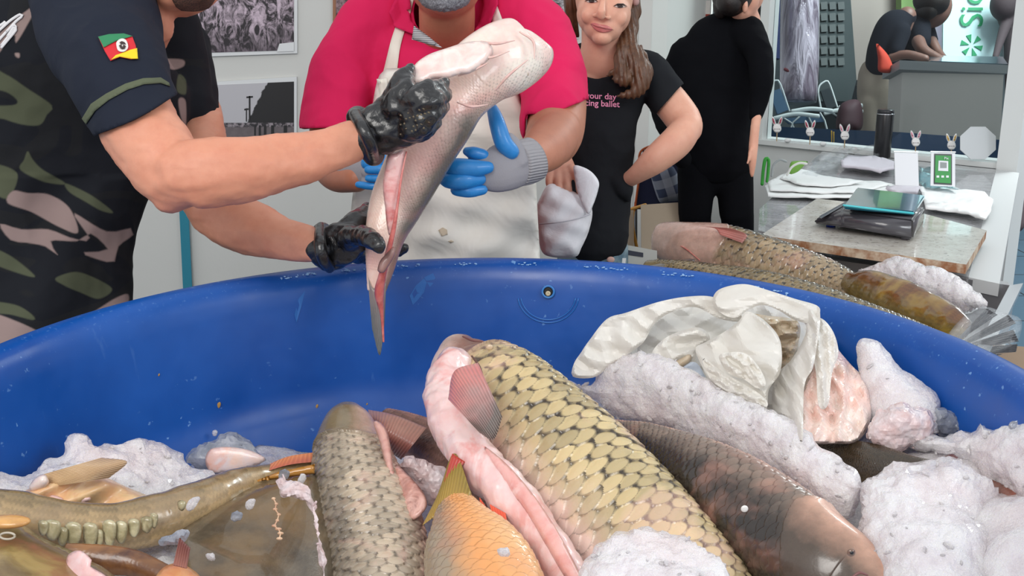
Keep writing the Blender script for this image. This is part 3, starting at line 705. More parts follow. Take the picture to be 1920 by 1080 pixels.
fin('pectoral_fin', [(1425, 890, .93), (1440, 900, .925)], [(1490, 950, .89), (1512, 966, .88)], fin_mat('pec_brown', (150, 110, 96), (120, 90, 84), (80, 60, 56)), r, rays=5)
bm = bmesh.new(); ell(bm, P(1396, 954, .855), (R(7, .86), .002, R(7, .86)), None, 3); tag(obj('stray_scale', bm, mat('lone_scale', (225, 222, 216), .15, coat=.5)), 'small round loose scale stuck on the dark carp', 'fish scale')

# ---------------------------------------------------------------- fish half buried in the ice on the right
m_g = fish_mat('perch_brown', (58, 46, 30), (98, 80, 50), (136, 114, 78), (40, 32, 22), net_lo=-1, net_hi=-.3, net_amt=.8, rough=.22, coat=.7)
r = thing('bream', 'brown fine-scaled fish half buried in ice under the white bag', 'fish', P(1640, 870, 1.0), 'fish in the blue tank')
link('body', fish_mesh([(1478, 838, 1.06, 10), (1515, 842, 1.045, 18), (1570, 862, 1.02, 40), (1630, 882, .99, 50), (1690, 890, .965, 42), (1745, 886, .95, 24), (1800, 880, .93, 12)], 340, 260, dors=-60, circ=46, lift=.0009, head=.03, gill=0, seed=8), m_g, r)
fin('tail_fin', [(1740, 875, .93), (1752, 868, .93), (1765, 874, .93)], [(1768, 858, .93), (1785, 851, .93), (1797, 858, .92)], fin_mat('tail_red', (170, 110, 100), (110, 70, 70), (80, 50, 50)), r, rays=8)
m_h = flesh('fish_redbrown', (140, 84, 66), (84, 56, 44), (170, 104, 90), 18, .25)
r = thing('trout', 'reddish brown fish end showing between ice lumps at the right edge', 'fish', P(1870, 930, .92), 'fish in the blue tank')
link('body', fish_mesh([(1800, 882, .93, 8), (1830, 905, .915, 16), (1865, 930, .90, 26), (1905, 962, .88, 34), (1960, 1005, .86, 38)], 200, 120, dors=120, circ=60, lift=.0006, head=.03, gill=0), m_h, r)
eye(r, 1890, 938, .868, 4, (190, 190, 130))

# ---------------------------------------------------------------- mirror carp and brown fish on the left
m_i = fish_mat('mirror_olive', (92, 76, 50), (136, 116, 82), (176, 150, 110), (70, 58, 38), net_amt=.1, blotch=((150, 128, 100), 16, .5, .5), rough=.24, coat=.7)
r = thing('mirror_carp', 'olive mirror carp with one row of big pale scales, curving along the left side', 'fish', P(250, 980, .95), 'fish in the blue tank')
IC = [(-60, 950, .88, 38, .8), (20, 965, .89, 42, .8), (110, 982, .905, 46, .8), (200, 990, .92, 48, .8), (290, 976, .94, 48, .8), (370, 948, .97, 44, .8), (450, 912, 1.02, 32, .8), (530, 885, 1.06, 22, .8), (600, 872, 1.08, 14, .8)]
link('body', fish_mesh(IC, 340, 160, dors=60, circ=30, lift=0, head=.02, gill=0, bumps=.004), m_i, r)
m_ms = flesh('mirror_scale', (158, 148, 112), (206, 196, 160), (132, 118, 84), 40, .15)
for k, (u, v, w, h) in enumerate([(80, 990, 11, 15), (97, 994, 18, 20), (116, 1006, 12, 18), (136, 1002, 18, 24), (168, 1004, 16, 25), (185, 1010, 9, 18), (204, 1000, 15, 26), (226, 998, 14, 22), (250, 990, 13, 18), (274, 984, 13, 16), (288, 976, 9, 15), (340, 948, 9, 10)]):
    dd = .862+(u-80)*.00022; pl = [(u-w*.8, v-h*.7), (u, v-h), (u+w*.9, v-h*.7), (u+w*.8, v+h*.4), (u+w*.2, v+h), (u-w*.6, v+h*.6)]
    link('mirror_scale', inflate(pl, [(u, v, dd+.004)], .0032, step=4, smooth=24), m_ms, r)
t_or = fin_mat('fin_orange', (184, 96, 72), (206, 128, 84), (140, 70, 60))
fin('dorsal_fin', [(480, 890, 1.03), (540, 872, 1.05), (588, 866, 1.06)], [(500, 872, 1.05), (540, 856, 1.06), (588, 848, 1.07)], t_or, r, rays=12, amp=.0006)
link('belly_strip', inflate([(520, 885), (590, 870), (590, 888), (540, 895), (470, 905)], [(520, 890, 1.02)], .004, step=5), mat('amber_skin', (176, 122, 50), .2, coat=.6), r)
# cream belly flesh and tan fin of the fish at far left
r = thing('carp', 'cut cream-coloured fish with a tan fin lying on the ice at the far left', 'fish', P(150, 910, 1.0), 'fish in the blue tank')
m_cr = flesh('flesh_cream', (236, 200, 150), (226, 176, 130), (200, 130, 104), 22)
link('body', inflate([(-40, 985), (0, 952), (30, 930), (80, 905), (140, 890), (190, 892), (235, 912), (308, 944), (300, 958), (240, 962), (160, 965), (90, 962), (40, 975), (0, 1000), (-40, 1010)], [(0, 960, .92), (300, 950, 1.0)], .03, step=7, smooth=60, relief=lambda U: .008*np.sin(U[:, 0]*.06+U[:, 1]*.12)), m_cr, r)
link('dark_skin', inflate([(-40, 992), (20, 955), (60, 945), (120, 948), (170, 955), (160, 972), (80, 975), (20, 990), (-30, 1015)], [(0, 975, .895), (150, 960, .93)], .014, step=7, smooth=50), flesh('skin_brown', (96, 74, 56), (140, 108, 84), None, 30), r)
for (u, v, w, h) in ((40, 950, 26, 8), (100, 938, 18, 10), (140, 935, 30, 9)):
    link('meat_fold', inflate([(u-w, v+h*.6), (u-w*.3, v-h), (u+w, v-h*.3), (u+w*.6, v+h), (u-w*.3, v+h)], [(u, v, .9+u*.0003)], .008, step=4, smooth=26), m_pink, r)
fin('pectoral_fin', [(72, 892, .94), (84, 908, .935), (100, 912, .935)], [(190, 858, .955), (238, 866, .95), (205, 896, .945)], fin_mat('fin_tan', (222, 192, 150), (196, 164, 128), (170, 138, 104)), r, rays=13, curl=.015)
link('fin_root', inflate([(55, 910), (70, 893), (85, 890), (92, 905), (78, 918), (60, 922)], [(75, 905, .925)], .010, step=4, smooth=24), flesh('root_white', (238, 226, 218), (226, 200, 190), None, 40), r)
# broad brown flat body
t = NT('leather_brown'); n1 = t.noise(1, 5, .7, vec=t.stretch((22, 22, 70))); n2 = t.noise(7, 4, .6)
c = t.mix(t.map(n1, .35, .65), srgb((78, 68, 54)), srgb((108, 96, 78))); c = t.mix(t.math('MULTIPLY', t.map(n2, .45, .65), .7), c, srgb((134, 104, 62)))
t.P(Base_Color=c, Roughness=.25, Coat_Weight=.5, Normal=t.bump(n1, .3, .003)); m_j = t.m
r = thing('leather_carp', 'broad brown scaleless fish with a thin pale side line, left of the grey scaled carp', 'fish', P(490, 1000, .95), 'fish in the blue tank')
link('body', inflate([(332, 1010), (365, 975), (420, 940), (470, 915), (530, 896), (590, 884), (612, 930), (628, 990), (640, 1060), (645, 1180), (560, 1230), (420, 1230), (350, 1180), (345, 1090)], [(470, 930, 1.0), (600, 920, 1.02), (480, 1080, .90), (480, 1220, .84)], .05, step=9, smooth=90), m_j, r)
bm = bmesh.new(); rnd = random.Random(4)
for k, (u, v) in enumerate([(513, 935), (518, 945), (516, 955), (523, 965), (520, 976), (514, 986), (522, 992), (526, 1000), (524, 1010)]):
    ell(bm, P(u, v, .919-.0005*(v-935)), (.0022+.002*rnd.random(), .0015, .002), None, 2)
    if k: 
        tube(bm, [(pu, pv, .9185-.0005*(pv-935), 1.5), (u, v, .9185-.0005*(v-935), 1.5)], 6, 2)
    pu, pv = u, v
obj('side_line', bm, flesh('pale_line', (220, 184, 150), (196, 150, 120), None, 60), r)
# corner fish
r = thing('carp', 'brown fish head with a pale ringed eye in the bottom left corner', 'fish', P(80, 1040, .85), 'fish in the blue tank')
m_k = flesh('skin_olive', (116, 94, 58), (168, 144, 92), (150, 104, 76), 16, .25)
link('body', inflate([(-60, 975), (0, 975), (35, 978), (70, 1003), (110, 1022), (140, 1035), (170, 1052), (200, 1068), (240, 1110), (240, 1180), (-60, 1180)], [(0, 980, .85), (160, 1050, .83), (50, 1160, .76)], .035, step=8, smooth=70), m_k, r)
link('jaw', inflate([(128, 1040), (150, 1032), (172, 1050), (170, 1062), (196, 1078), (215, 1100), (150, 1100), (100, 1085), (120, 1065)], [(140, 1050, .805), (190, 1090, .785)], .006, step=5, smooth=40), m_pink, r)
bm = bmesh.new(); tube(bm, [(14+14*math.cos(a), 1005+6*math.sin(a), .806, 2.2) for a in np.linspace(0, 2*math.pi, 13)], 8, 30, False); obj('eye_ring', bm, mat('eye_ring', (190, 180, 160), .3), r)
bm = bmesh.new(); ell(bm, P(15, 978, .82), (.024, .012, .006)); obj('lip', bm, flesh('lip_orange', (224, 170, 100), (200, 150, 90), None, 40), r)
r = thing('carp', 'small orange-bellied fish with an upright dark red fin at the bottom left', 'fish', P(340, 1060, .85), 'fish in the blue tank')
link('body', inflate([(285, 1100), (305, 1065), (335, 1055), (352, 1062), (375, 1080), (400, 1120), (390, 1180), (280, 1180)], [(340, 1080, .84), (340, 1170, .79)], .02, step=6, smooth=50), flesh('belly_orange', (232, 170, 116), (222, 140, 96), (200, 90, 70), 26), r)
fin('dorsal_fin', [(325, 1060, .82), (350, 1066, .82)], [(337, 1008, .84), (357, 1028, .835)], fin_mat('fin_maroon', (150, 90, 74), (120, 64, 56), (90, 50, 44)), r, rays=6)
link('tail', fish_mesh([(120, 1030, .86, 12), (190, 1048, .86, 26), (250, 1056, .86, 24), (310, 1080, .85, 20)], 100, 80, dors=90, circ=40, lift=.0004, head=.02, gill=0), flesh('deep_brown', (84, 52, 40), (150, 104, 62), None, 14, .3), r)

# ---------------------------------------------------------------- lumps of ice
ice('long bank of crushed ice between the big carp and the white bag', [(1062, 712), (1110, 722), (1130, 690), (1165, 668), (1200, 658), (1245, 668), (1310, 700), (1370, 735), (1440, 768), (1510, 800), (1540, 838), (1580, 862), (1605, 885), (1618, 915), (1606, 950), (1575, 975), (1545, 972), (1500, 945), (1440, 905), (1380, 858), (1300, 828), (1240, 800), (1170, 792), (1110, 752)], [(1100, 715, 1.22), (1250, 700, 1.14), (1400, 800, 1.03), (1590, 930, .93)], .045, seed=1, shards=700, step=6, amp=.005)
ice('largest foreground ice lump, rounded on its left, at the bottom right', [(1618, 905), (1650, 878), (1690, 862), (1730, 862), (1790, 856), (1830, 880), (1872, 915), (1905, 950), (1918, 1000), (1945, 1100), (1920, 1180), (1650, 1180), (1628, 1080), (1612, 1000), (1610, 940)], [(1640, 900, .91), (1880, 930, .89), (1780, 1150, .80)], .07, seed=2, shards=600, step=7)
ice('broad white ice lump against the tank wall at the right edge', [(1684, 806), (1720, 806), (1770, 812), (1815, 808), (1835, 788), (1862, 800), (1890, 796), (1930, 792), (2000, 790), (2000, 1010), (1920, 960), (1860, 915), (1790, 862), (1730, 852), (1695, 840)], [(1700, 820, 1.02), (1900, 800, .93), (1950, 990, .87)], .045, seed=3, shards=380, step=7)
ice('tall pointed ice shard standing right of the white bag', [(1607, 660), (1612, 635), (1628, 632), (1652, 642), (1680, 680), (1712, 705), (1738, 722), (1754, 735), (1762, 765), (1756, 800), (1748, 812), (1690, 815), (1650, 812), (1625, 780), (1612, 725)], [(1630, 650, 1.10), (1740, 800, 1.03)], .035, seed=4, shards=60, step=6, amp=.003, rough_edge=3)
ice('low pinkish ice under the tall shard', [(1630, 790), (1680, 760), (1740, 770), (1750, 810), (1700, 850), (1660, 850), (1620, 830)], [(1690, 800, 1.0)], .03, m_ice_pink, seed=5, shards=60)
ice('small grey see-through ice piece by the tank wall', [(1748, 790), (1755, 765), (1775, 768), (1800, 780), (1822, 800), (1815, 816), (1780, 818), (1750, 812)], [(1780, 790, 1.03)], .02, m_ice_grey, seed=6, shards=40)
ice('mound of ice lying on the big carp at the bottom centre', [(1080, 1090), (1100, 1045), (1140, 1012), (1185, 1000), (1225, 996), (1265, 1004), (1300, 1010), (1335, 1035), (1358, 1060), (1372, 1095), (1380, 1160), (1090, 1160)], [(1200, 1010, .83), (1220, 1130, .78)], .035, seed=7, shards=380)
ice('white and pink ice bank along the tank wall at the left', [(-40, 880), (10, 892), (60, 890), (78, 862), (118, 852), (128, 826), (160, 818), (190, 836), (240, 826), (262, 820), (300, 832), (345, 850), (352, 880), (400, 885), (410, 915), (350, 950), (250, 960), (100, 950), (-40, 985)], [(0, 900, .96), (200, 850, 1.04), (380, 890, 1.08), (100, 950, .95)], .03, seed=8, shards=420, rough_edge=9)
o = ice('grey glassy ice lump with an orange piece inside, left of the mirror carp tail', [(352, 862), (372, 838), (400, 828), (412, 815), (440, 810), (470, 822), (490, 842), (502, 862), (470, 878), (430, 888), (390, 888)], [(430, 850, 1.16)], .03, m_ice_grey, seed=9, shards=60)
link('pink_core', inflate([(385, 865), (395, 842), (430, 838), (470, 845), (498, 862), (460, 878), (400, 886)], [(430, 860, 1.135)], .006, step=5, smooth=30), flesh('core_pink', (232, 200, 186), (222, 206, 206), (226, 160, 136), 30), o)
ice('thin strip of ice melting between the brown fish and the scaled carp', [(512, 900), (530, 890), (555, 905), (580, 915), (596, 950), (602, 1000), (612, 1060), (604, 1080), (592, 1020), (580, 960), (560, 935), (520, 928)], [(530, 905, .93), (600, 1060, .88)], .012, m_ice_pink, seed=10, shards=60)
ice('flat clear ice sliver on the belly of the mirror carp', [(300, 1012), (320, 1000), (352, 996), (345, 1010), (325, 1020), (306, 1022)], [(325, 1010, .845)], .006, m_ice_grey, seed=11, shards=5, rough_edge=2)
ice('small pale ice between the grey carp and the big carp', [(735, 870), (780, 855), (830, 885), (845, 930), (810, 950), (770, 920)], [(790, 900, 1.06)], .02, m_ice_pink, seed=12, shards=30)
rnd = np.random.RandomState(5); protos = []
for k in range(3):
    bm = bmesh.new(); bmesh.ops.create_icosphere(bm, subdivisions=2, radius=.006)
    for v in bm.verts: v.co *= 1+.35*noise.noise(v.co*220+Vector((k, 0, 0)))
    me = bpy.data.meshes.new('ice_chip'); bm.to_mesh(me); bm.free(); me.materials.append(m_ice_grey if k == 1 else m_ice); protos.append(me)
chips = [(362, 944, .885, 'on the back of the mirror carp'), (532, 890, .99, 'standing on the brown fish by the orange fin'), (566, 898, .98, 'left edge of the grey carp head'), (470, 945, .925, 'on the broad brown fish, upper one'), (443, 968, .905, 'on the broad brown fish, middle one'), (395, 1044, .865, 'on the broad brown fish, lowest one'), (403, 812, 1.24, 'by the blue wall above the glassy lump'), (1900, 797, .90, 'at the right edge against the tank wall'), (945, 1035, .80, 'on the orange fish')]
for k, (u, v, d, w) in enumerate(chips):
    o = bpy.data.objects.new('ice_chip', protos[k % 3]); C.objects.link(o); o.location = P(u, v, d); o.scale = (.8+.6*rnd.rand(), .6, 1+.9*rnd.rand()); o.rotation_euler = tuple(rnd.rand(3)*.8)
    tag(o, 'small loose ice chip '+w, 'ice', 'loose ice chips')
# ================================================================== PEOPLE
def skin_mat(name, a, b, c=None, hair=0.):
    t = NT(name); n1 = t.noise(9, 4, .6); col = t.mix(t.map(n1, .3, .7), srgb(a), srgb(b))
    col = t.mix(t.math('MULTIPLY', t.map(t.noise(28, 5, .7), .45, .7), .35), col, srgb(c or tuple(x*.88 for x in b)))
    t.P(Base_Color=col, Roughness=.5, Normal=t.bump(t.noise(220, 4, .6), .18, .0012), Subsurface_Weight=.15, Subsurface_Radius=(.012, .005, .003)); return t.m
def cloth_mat(name, col, rough=.85, var=.06, weave=700, wr=.15, spec=.2):
    t = NT(name); c = srgb(col); n1 = t.noise(6, 4, .6)
    t.P(Base_Color=t.mix(n1, tuple(x*(1-var) for x in c[:3])+(1,), tuple(min(1, x*(1+var)) for x in c[:3])+(1,)), Roughness=rough, Specular_IOR_Level=spec,
        Normal=t.bump(t.noise(weave, 2), .2, .0005, t.bump(t.noise(9, 3, .5, dist=.6), wr, .02))); return t.m
def garment(name, tubes, m, parent, voxel=.006, smooth=6, cut=None, wrinkle=.0, wscale=9, seed=0, n=28, seg=26, extra=None, thick=0., rel=None):
    bm = bmesh.new()
    for tb in tubes: tube(bm, tb, n, seg)
    if extra: extra(bm)
    me = union(bm, voxel, smooth, .5, cut)
    if wrinkle: V = verts_np(me); w = fbm(V, wscale, 3, seed); displace(me, (1-np.abs(w)*2.2)*wrinkle)
    if rel is not None: displace(me, rel(verts_np(me)))
    o = link(name, me, m, parent); return o
def bvh_of(o): return BVHTree.FromPolygons([tuple(v.co) for v in o.data.vertices], [tuple(p.vertices) for p in o.data.polygons])
CAMP = Vector((0, 0, CAM_Z))
def wrap(name, poly, target, off, m, parent, step=4, thick=.0, smooth=None):
    # a patch sewn on a garment: outline laid on the cloth surface with a little thickness
    pl = smooth_poly(poly, smooth) if smooth else np.array(poly, float); bv = bvh_of(target); pts = []
    for i in range(len(pl)):
        a, b = pl[i], pl[(i+1) % len(pl)]; k = max(1, int(round(np.hypot(*(b-a))/step)))
        for j in range(k): pts.append(a+(b-a)*j/k)
    B = np.array(pts); nb = len(B); lo, hi = B.min(0), B.max(0); g = [(x, y) for y in np.arange(lo[1]+step/2, hi[1], step) for x in np.arange(lo[0]+step/2, hi[0], step)]
    G = np.array(g) if g else np.zeros((0, 2)); G = G[inpoly(G, B)] if len(G) else G; G = G[polydist(G, B) > step*.4] if len(G) else G
    A = np.vstack([B, G]) if len(G) else B
    r = delaunay_2d_cdt([Vector(a) for a in A], [], [list(range(nb))], 1, 1e-4); V = []; last = None
    for a in r[0]:
        dr = (P(a[0], a[1], 1)-CAMP).normalized(); h = bv.ray_cast(CAMP, dr)
        if h[0] is None: h = bv.find_nearest(P(a[0], a[1], last or 1.3)) ; q = h[0]; nn = h[1]; q = q if q is not None else P(a[0], a[1], 1.3)
        else: q, nn = h[0], h[1]
        last = ((q-CAMP).dot(Vector((0, cp, -sp))))/DU
        nn = nn if nn.dot(dr) < 0 else -nn
        V.append(q+nn*off-dr*off*.5)
    n = len(V); back = [v+(v-CAMP).normalized()*(off*1.5+.0005) for v in V]; F = [tuple(f) for f in r[2]]
    edges = {}
    for f in F:
        for i in range(len(f)):
            e = (f[i], f[(i+1) % len(f)]); edges[e] = 1
    FF = F+[tuple(n+i for i in f[::-1]) for f in F]+[(a, b, n+b, n+a) for (a, b) in edges if (b, a) not in edges]
    me = mesh_np(V+back, FF); b = bmesh.new(); b.from_mesh(me); bmesh.ops.recalc_face_normals(b, faces=b.faces[:]); b.to_mesh(me); b.free()
    return link(name, me, m, parent)
def text_px(s, font_px, at, target, off, m, parent, name, slant=0., italic=0.):
    # lettering printed on a surface: text outline laid on the target
    cu = bpy.data.curves.new('t', 'FONT'); cu.body = s; cu.size = 1; cu.offset = .014; cu.resolution_u = 3; o = bpy.data.objects.new('t', cu); C.objects.link(o)
    dg = bpy.context.evaluated_depsgraph_get(); me = bpy.data.meshes.new_from_object(o.evaluated_get(dg)); bpy.data.objects.remove(o); bpy.data.curves.remove(cu)
    bv = bvh_of(target); V = []; last = 1.3; wdt = max(v.co.x for v in me.vertices)
    for v in me.vertices: v.co.x -= wdt
    for v in me.vertices:
        u = at[0]+v.co.x*font_px; w = at[1]-v.co.y*font_px+slant*(v.co.x*font_px); dr = (P(u, w, 1)-CAMP).normalized(); h = bv.ray_cast(CAMP, dr)
        if h[0] is None: V.append(P(u, w, last)); continue
        last = ((h[0]-CAMP).dot(Vector((0, cp, -sp))))/DU; V.append(h[0]-dr*off)
    set_verts(me, V); me.materials.clear(); return link(name, me, m, parent, smooth=False)
def wtube(bm, pts, n=20):           # metres: (x, y, z, rx, ry) along a mostly vertical limb
    s = cr([tuple(p) if len(p) == 5 else tuple(p)+(p[3],) for p in pts], 14)
    # spacing for cr uses the first two columns; keep monotone in z instead
    z = np.linspace(0, 1, 14); P0 = np.array([tuple(p) if len(p) == 5 else tuple(p)+(p[3],) for p in pts]); tt = np.linspace(0, 1, len(P0))
    s = np.stack([np.interp(z, tt, P0[:, k]) for k in range(5)], 1)
    rings_to_bm(bm, [[Vector((r[0]+r[3]*math.cos(a), r[1]+r[4]*math.sin(a), r[2])) for a in np.linspace(0, 2*math.pi, n+1)[:-1]] for r in s])
def legs(parent, x, y, top, m, w=.09, gap=.11, shoe=(40, 38, 36), name='trousers'):
    bm = bmesh.new(); wtube(bm, [(x, y, top+.05, w*1.75, .12), (x, y, top-.1, w*1.8, .13), (x, y, top-.2, w*1.5, .11)])
    for sgn in (-1, 1): wtube(bm, [(x+sgn*gap*.8, y, top-.12, w, w*1.1), (x+sgn*gap, y+.01, top*.5, w*.72, w*.75), (x+sgn*gap*1.1, y, .09, w*.6, w*.62)])
    o = link(name, union(bm, .009, 5), m, parent)
    for sgn in (-1, 1):
        b = bmesh.new(); ell(b, (x+sgn*gap*1.1, y-.04, .045), (.05, .13, .045)); obj('shoe', b, mat('shoe%d' % shoe[0], shoe, .6), parent)
    return o
m_black = NT('black_glove'); tt = m_black
tt.P(Base_Color=srgb((22, 22, 24)), Roughness=tt.map(tt.noise(30, 3), .3, .7, .18, .5), Coat_Weight=.5, Coat_Roughness=.15, Normal=tt.bump(tt.noise(38, 4, .6, dist=.8), .5, .006)); m_black = tt.m
tt = NT('grey_blue_glove'); tt.P(Base_Color=srgb((150, 148, 154)), Roughness=.9, Normal=tt.bump(tt.noise(500, 2), .4, .001)); m_gknit = tt.m
m_gblue = mat('blue_latex', (36, 132, 205), .42, (30, .35, .004), (25, .12), coat=.2)

# ---------------------------------------------------------------- man in the camouflage shirt
man = thing('person', 'man in dark camouflage polo and black gloves lifting the pale fish', 'person', (-.86, 1.9, 0))
m_skin = skin_mat('skin_tan', (222, 156, 128), (208, 140, 112), (196, 118, 94))
NEAR_UP = [(225, 150, 1.20, 66), (262, 232, 1.18, 70), (300, 300, 1.16, 68), (335, 340, 1.15, 62)]
bm = bmesh.new()
for tb in ([(190, 60, 1.24, 80), (222, 150, 1.19, 76, .9), (262, 236, 1.16, 75, .9), (305, 300, 1.14, 72, .9), (338, 338, 1.13, 65, .85)],
           [(322, 362, 1.13, 40), (345, 335, 1.12, 64, .85), (400, 325, 1.12, 68, .8), (470, 317, 1.13, 62, .8), (550, 300, 1.15, 51, .8), (620, 280, 1.17, 41, .8), (690, 255, 1.18, 36, .8)],
           [(345, 150, 1.5, 50), (372, 250, 1.44, 50), (385, 350, 1.38, 50), (400, 395, 1.34, 50)],
           [(385, 380, 1.35, 44), (425, 410, 1.33, 50, .85), (480, 432, 1.31, 50, .85), (540, 448, 1.29, 40, .8), (590, 460, 1.27, 32, .8), (640, 465, 1.26, 28, .8)],
           [(215, -40, 1.36, 100), (262, 0, 1.31, 62, .9), (284, 40, 1.31, 42, .9), (290, 66, 1.34, 32)],
           [(255, -150, 1.34, 60), (262, -60, 1.32, 62), (268, 20, 1.31, 56)],
           [(200, -10, 1.32, 60), (240, 50, 1.33, 55), (272, 74, 1.34, 40)]):
    tube(bm, tb, 28, 24)
hc = P(320, -95, 1.30); ell(bm, hc, (.098, .078, .115), (-.35, 'Y')); ell(bm, P(345, -22, 1.29), (.052, .05, .035), (-.5, 'Y')); ell(bm, P(372, -14, 1.29), (.028, .028, .020))
ell(bm, P(405, -88, 1.28), (.022, .014, .018)); ell(bm, P(300, -90, 1.245), (.016, .010, .026))
pass
wtube(bm, [(-.80, 1.93, 1.42, .10, .08), (-.84, 1.93, 1.2, .10, .08), (-.87, 1.93, .85, .12, .09)])
me = union(bm, .0045, 6); V = verts_np(me); U, D = pos_px(V); displace(me, fbm(V*np.array([.45, 1, 1.6]), 16, 4, 4)*.0042+fbm(V, 60, 3, 2)*.0007)
mb = link('body', me, m_skin, man)
# beard stubble along the jaw
def stubble_mat(name, skin, hair):
    t = NT(name); n = t.noise(420, 3, .7); t.P(Base_Color=t.mix(t.map(n, .35, .6), srgb(skin), srgb(hair)), Roughness=.8, Normal=t.bump(n, .4, .002)); return t.m
wrap('beard', [(322, -30), (330, 12), (352, 20), (382, 18), (398, 6), (405, -30)], mb, .0015, stubble_mat('stubble', (120, 84, 68), (58, 44, 40)), man, 5, smooth=24)
# camouflage cloth
def camo_mat():
    t = NT('camouflage_cloth'); blk, grn, olv, tau = srgb((25, 27, 33)), srgb((30, 31, 34)), srgb((80, 84, 66)), srgb((146, 126, 122))
    w = t.stretch((1.1, 1.1, 2.6)); mp = t.n('Mapping'); mp.inputs['Rotation'].default_value = (0, -.45, 0); t.l(w, mp.inputs['Vector']); w = mp.outputs[0]
    a = t.map(t.noise(4.2, 2, .45, vec=w, dist=.9), .52, .53)
    mp2 = t.n('Mapping'); mp2.inputs['Location'].default_value = (3.3, 1, 7.1); t.l(w, mp2.inputs['Vector']); b = t.map(t.noise(3.6, 2, .45, vec=mp2.outputs[0], dist=1.1), .565, .575)
    mp3 = t.n('Mapping'); mp3.inputs['Location'].default_value = (8.3, 4, 1.7); t.l(w, mp3.inputs['Vector']); c = t.map(t.noise(3.4, 2, .45, vec=mp3.outputs[0], dist=1.2), .585, .595)
    plain = t.attr('plain'); col = t.mix(a, blk, grn); col = t.mix(t.attr('olive'), col, olv); col = t.mix(t.attr('taupe'), col, tau); col = t.mix(plain, col, srgb((24, 28, 38)))
    t.P(Base_Color=col, Roughness=.85, Specular_IOR_Level=.2, Normal=t.bump(t.noise(600, 2), .2, .0005, t.bump(t.noise(7, 3, .5, dist=.5), .35, .02))); return t.m
m_camo = camo_mat()
TORSO = [(235, -10, 1.36, 60, .9), (190, 35, 1.34, 150, .75), (150, 120, 1.35, 215, .65), (112, 240, 1.37, 205, .62), (95, 360, 1.38, 180, .66), (90, 470, 1.38, 152, .78), (88, 560, 1.38, 146, .85), (80, 680, 1.38, 152, .8), (75, 760, 1.38, 150, .75)]
shirt = garment('shirt', [TORSO, [(300, 40, 1.42, 70), (330, 130, 1.44, 62), (352, 200, 1.43, 44)], [(330, 90, 1.50, 62), (362, 170, 1.47, 44), (386, 245, 1.44, 26, 1.5)]], m_camo, man, .006, 7, wrinkle=.004, wscale=7, seed=3,
    rel=lambda V: .006*np.sin(pos_px(V)[0][:, 0]*.035+pos_px(V)[0][:, 1]*.02)*(pos_px(V)[0][:, 1] > 330))
OL = [[(-20, 132), (12, 140), (50, 165), (97, 198), (88, 215), (75, 234), (45, 234), (10, 224), (-20, 210)], [(52, 284), (62, 300), (80, 318), (118, 340), (120, 346), (80, 340), (38, 318), (45, 300)], [(-20, 308), (32, 325), (14, 372), (-20, 350)],
      [(122, 344), (150, 355), (180, 372), (212, 398), (190, 395), (160, 378), (130, 360)], [(-20, 465), (20, 480), (65, 517), (40, 514), (-20, 490)], [(104, 522), (140, 510), (175, 520), (210, 542), (185, 560), (150, 548), (120, 535)], [(-20, 566), (30, 572), (60, 590), (62, 600), (20, 590), (-20, 585)],
      [(335, 140), (348, 150), (348, 176), (332, 170)]]
HOLE = [[(-20, 170), (10, 172), (32, 188), (24, 197), (-20, 195)]]
TA = [[(24, 358), (52, 362), (92, 365), (130, 390), (146, 436), (110, 425), (60, 398), (14, 380)], [(0, 420), (40, 430), (90, 430), (130, 445), (162, 452), (168, 446), (150, 420), (140, 400), (200, 434), (245, 428), (250, 440), (222, 462), (215, 490), (200, 491), (160, 478), (158, 473), (185, 472), (202, 467), (170, 438), (145, 452), (95, 452), (108, 478), (85, 462), (50, 455), (20, 450)],
      [(-20, 590), (30, 602), (78, 628), (60, 650), (30, 655), (-20, 640)], [(133, 605), (170, 588), (215, 560), (240, 552), (235, 575), (190, 590), (150, 606)], [(305, 112), (342, 112), (344, 124), (322, 130)], [(-20, 85), (25, 40), (60, 12), (78, -5), (52, 45), (30, 80), (25, 66), (-20, 120)], [(28, 100), (36, 100), (36, 108), (30, 106)], [(335, 186), (348, 190), (348, 240), (338, 215)]]
def patches(me, extra_plain=None):
    V = verts_np(me); U, D = pos_px(V)
    def soft(polys):
        f = np.zeros(len(U))
        for p in polys:
            q = smooth_poly(p, 60); ins = inpoly(U, q); dd = polydist(U, q); f = np.maximum(f, np.clip(.5+np.where(ins, dd, -dd)/3., 0, 1))
        return f
    attr(me, 'olive', np.clip(soft(OL)-soft(HOLE), 0, 1)); attr(me, 'taupe', soft(TA)); attr(me, 'plain', extra_plain(U) if extra_plain is not None else np.zeros(len(U)))
sd = shirt.modifiers.new('d', 'SUBSURF'); sd.levels = sd.render_levels = 2; sm_ = baked(shirt); shirt = link('shirt', sm_, m_camo if not len(sm_.materials) else None, man); patches(shirt.data)
# near sleeve, plain navy with an olive band
m_navy = cloth_mat('navy_cloth', (32, 37, 50), .85, .1, wr=.3)
def sl_cut(p):
    (u, v), = pos_px([tuple(p)])[0].tolist() if False else [tuple(pos_px([tuple(p)])[0][0])]
    return (u-258)*.46+(v-212)*.89 < 2+6*math.sin((u-188)/145*math.pi)
sleeve = garment('sleeve', [[(175, -10, 1.27, 110, .8), (190, 60, 1.24, 112, .8), (215, 130, 1.19, 96, .95), (250, 205, 1.165, 84, 1.), (285, 270, 1.15, 82, 1.)]], m_navy, man, .005, 5, cut=sl_cut, wrinkle=.004, wscale=8, seed=6)
sleeve.modifiers.new('t', 'SOLIDIFY').thickness = .004
def band_poly(k0, k1):
    a = [(176, 240), (195, 205), (228, 178), (265, 160), (300, 151), (322, 158)]; return [(u-k0*.46*1., v-k0*.89+8) for u, v in a]+[(u-k1*.46, v-k1*.89+8) for u, v in reversed(a)]
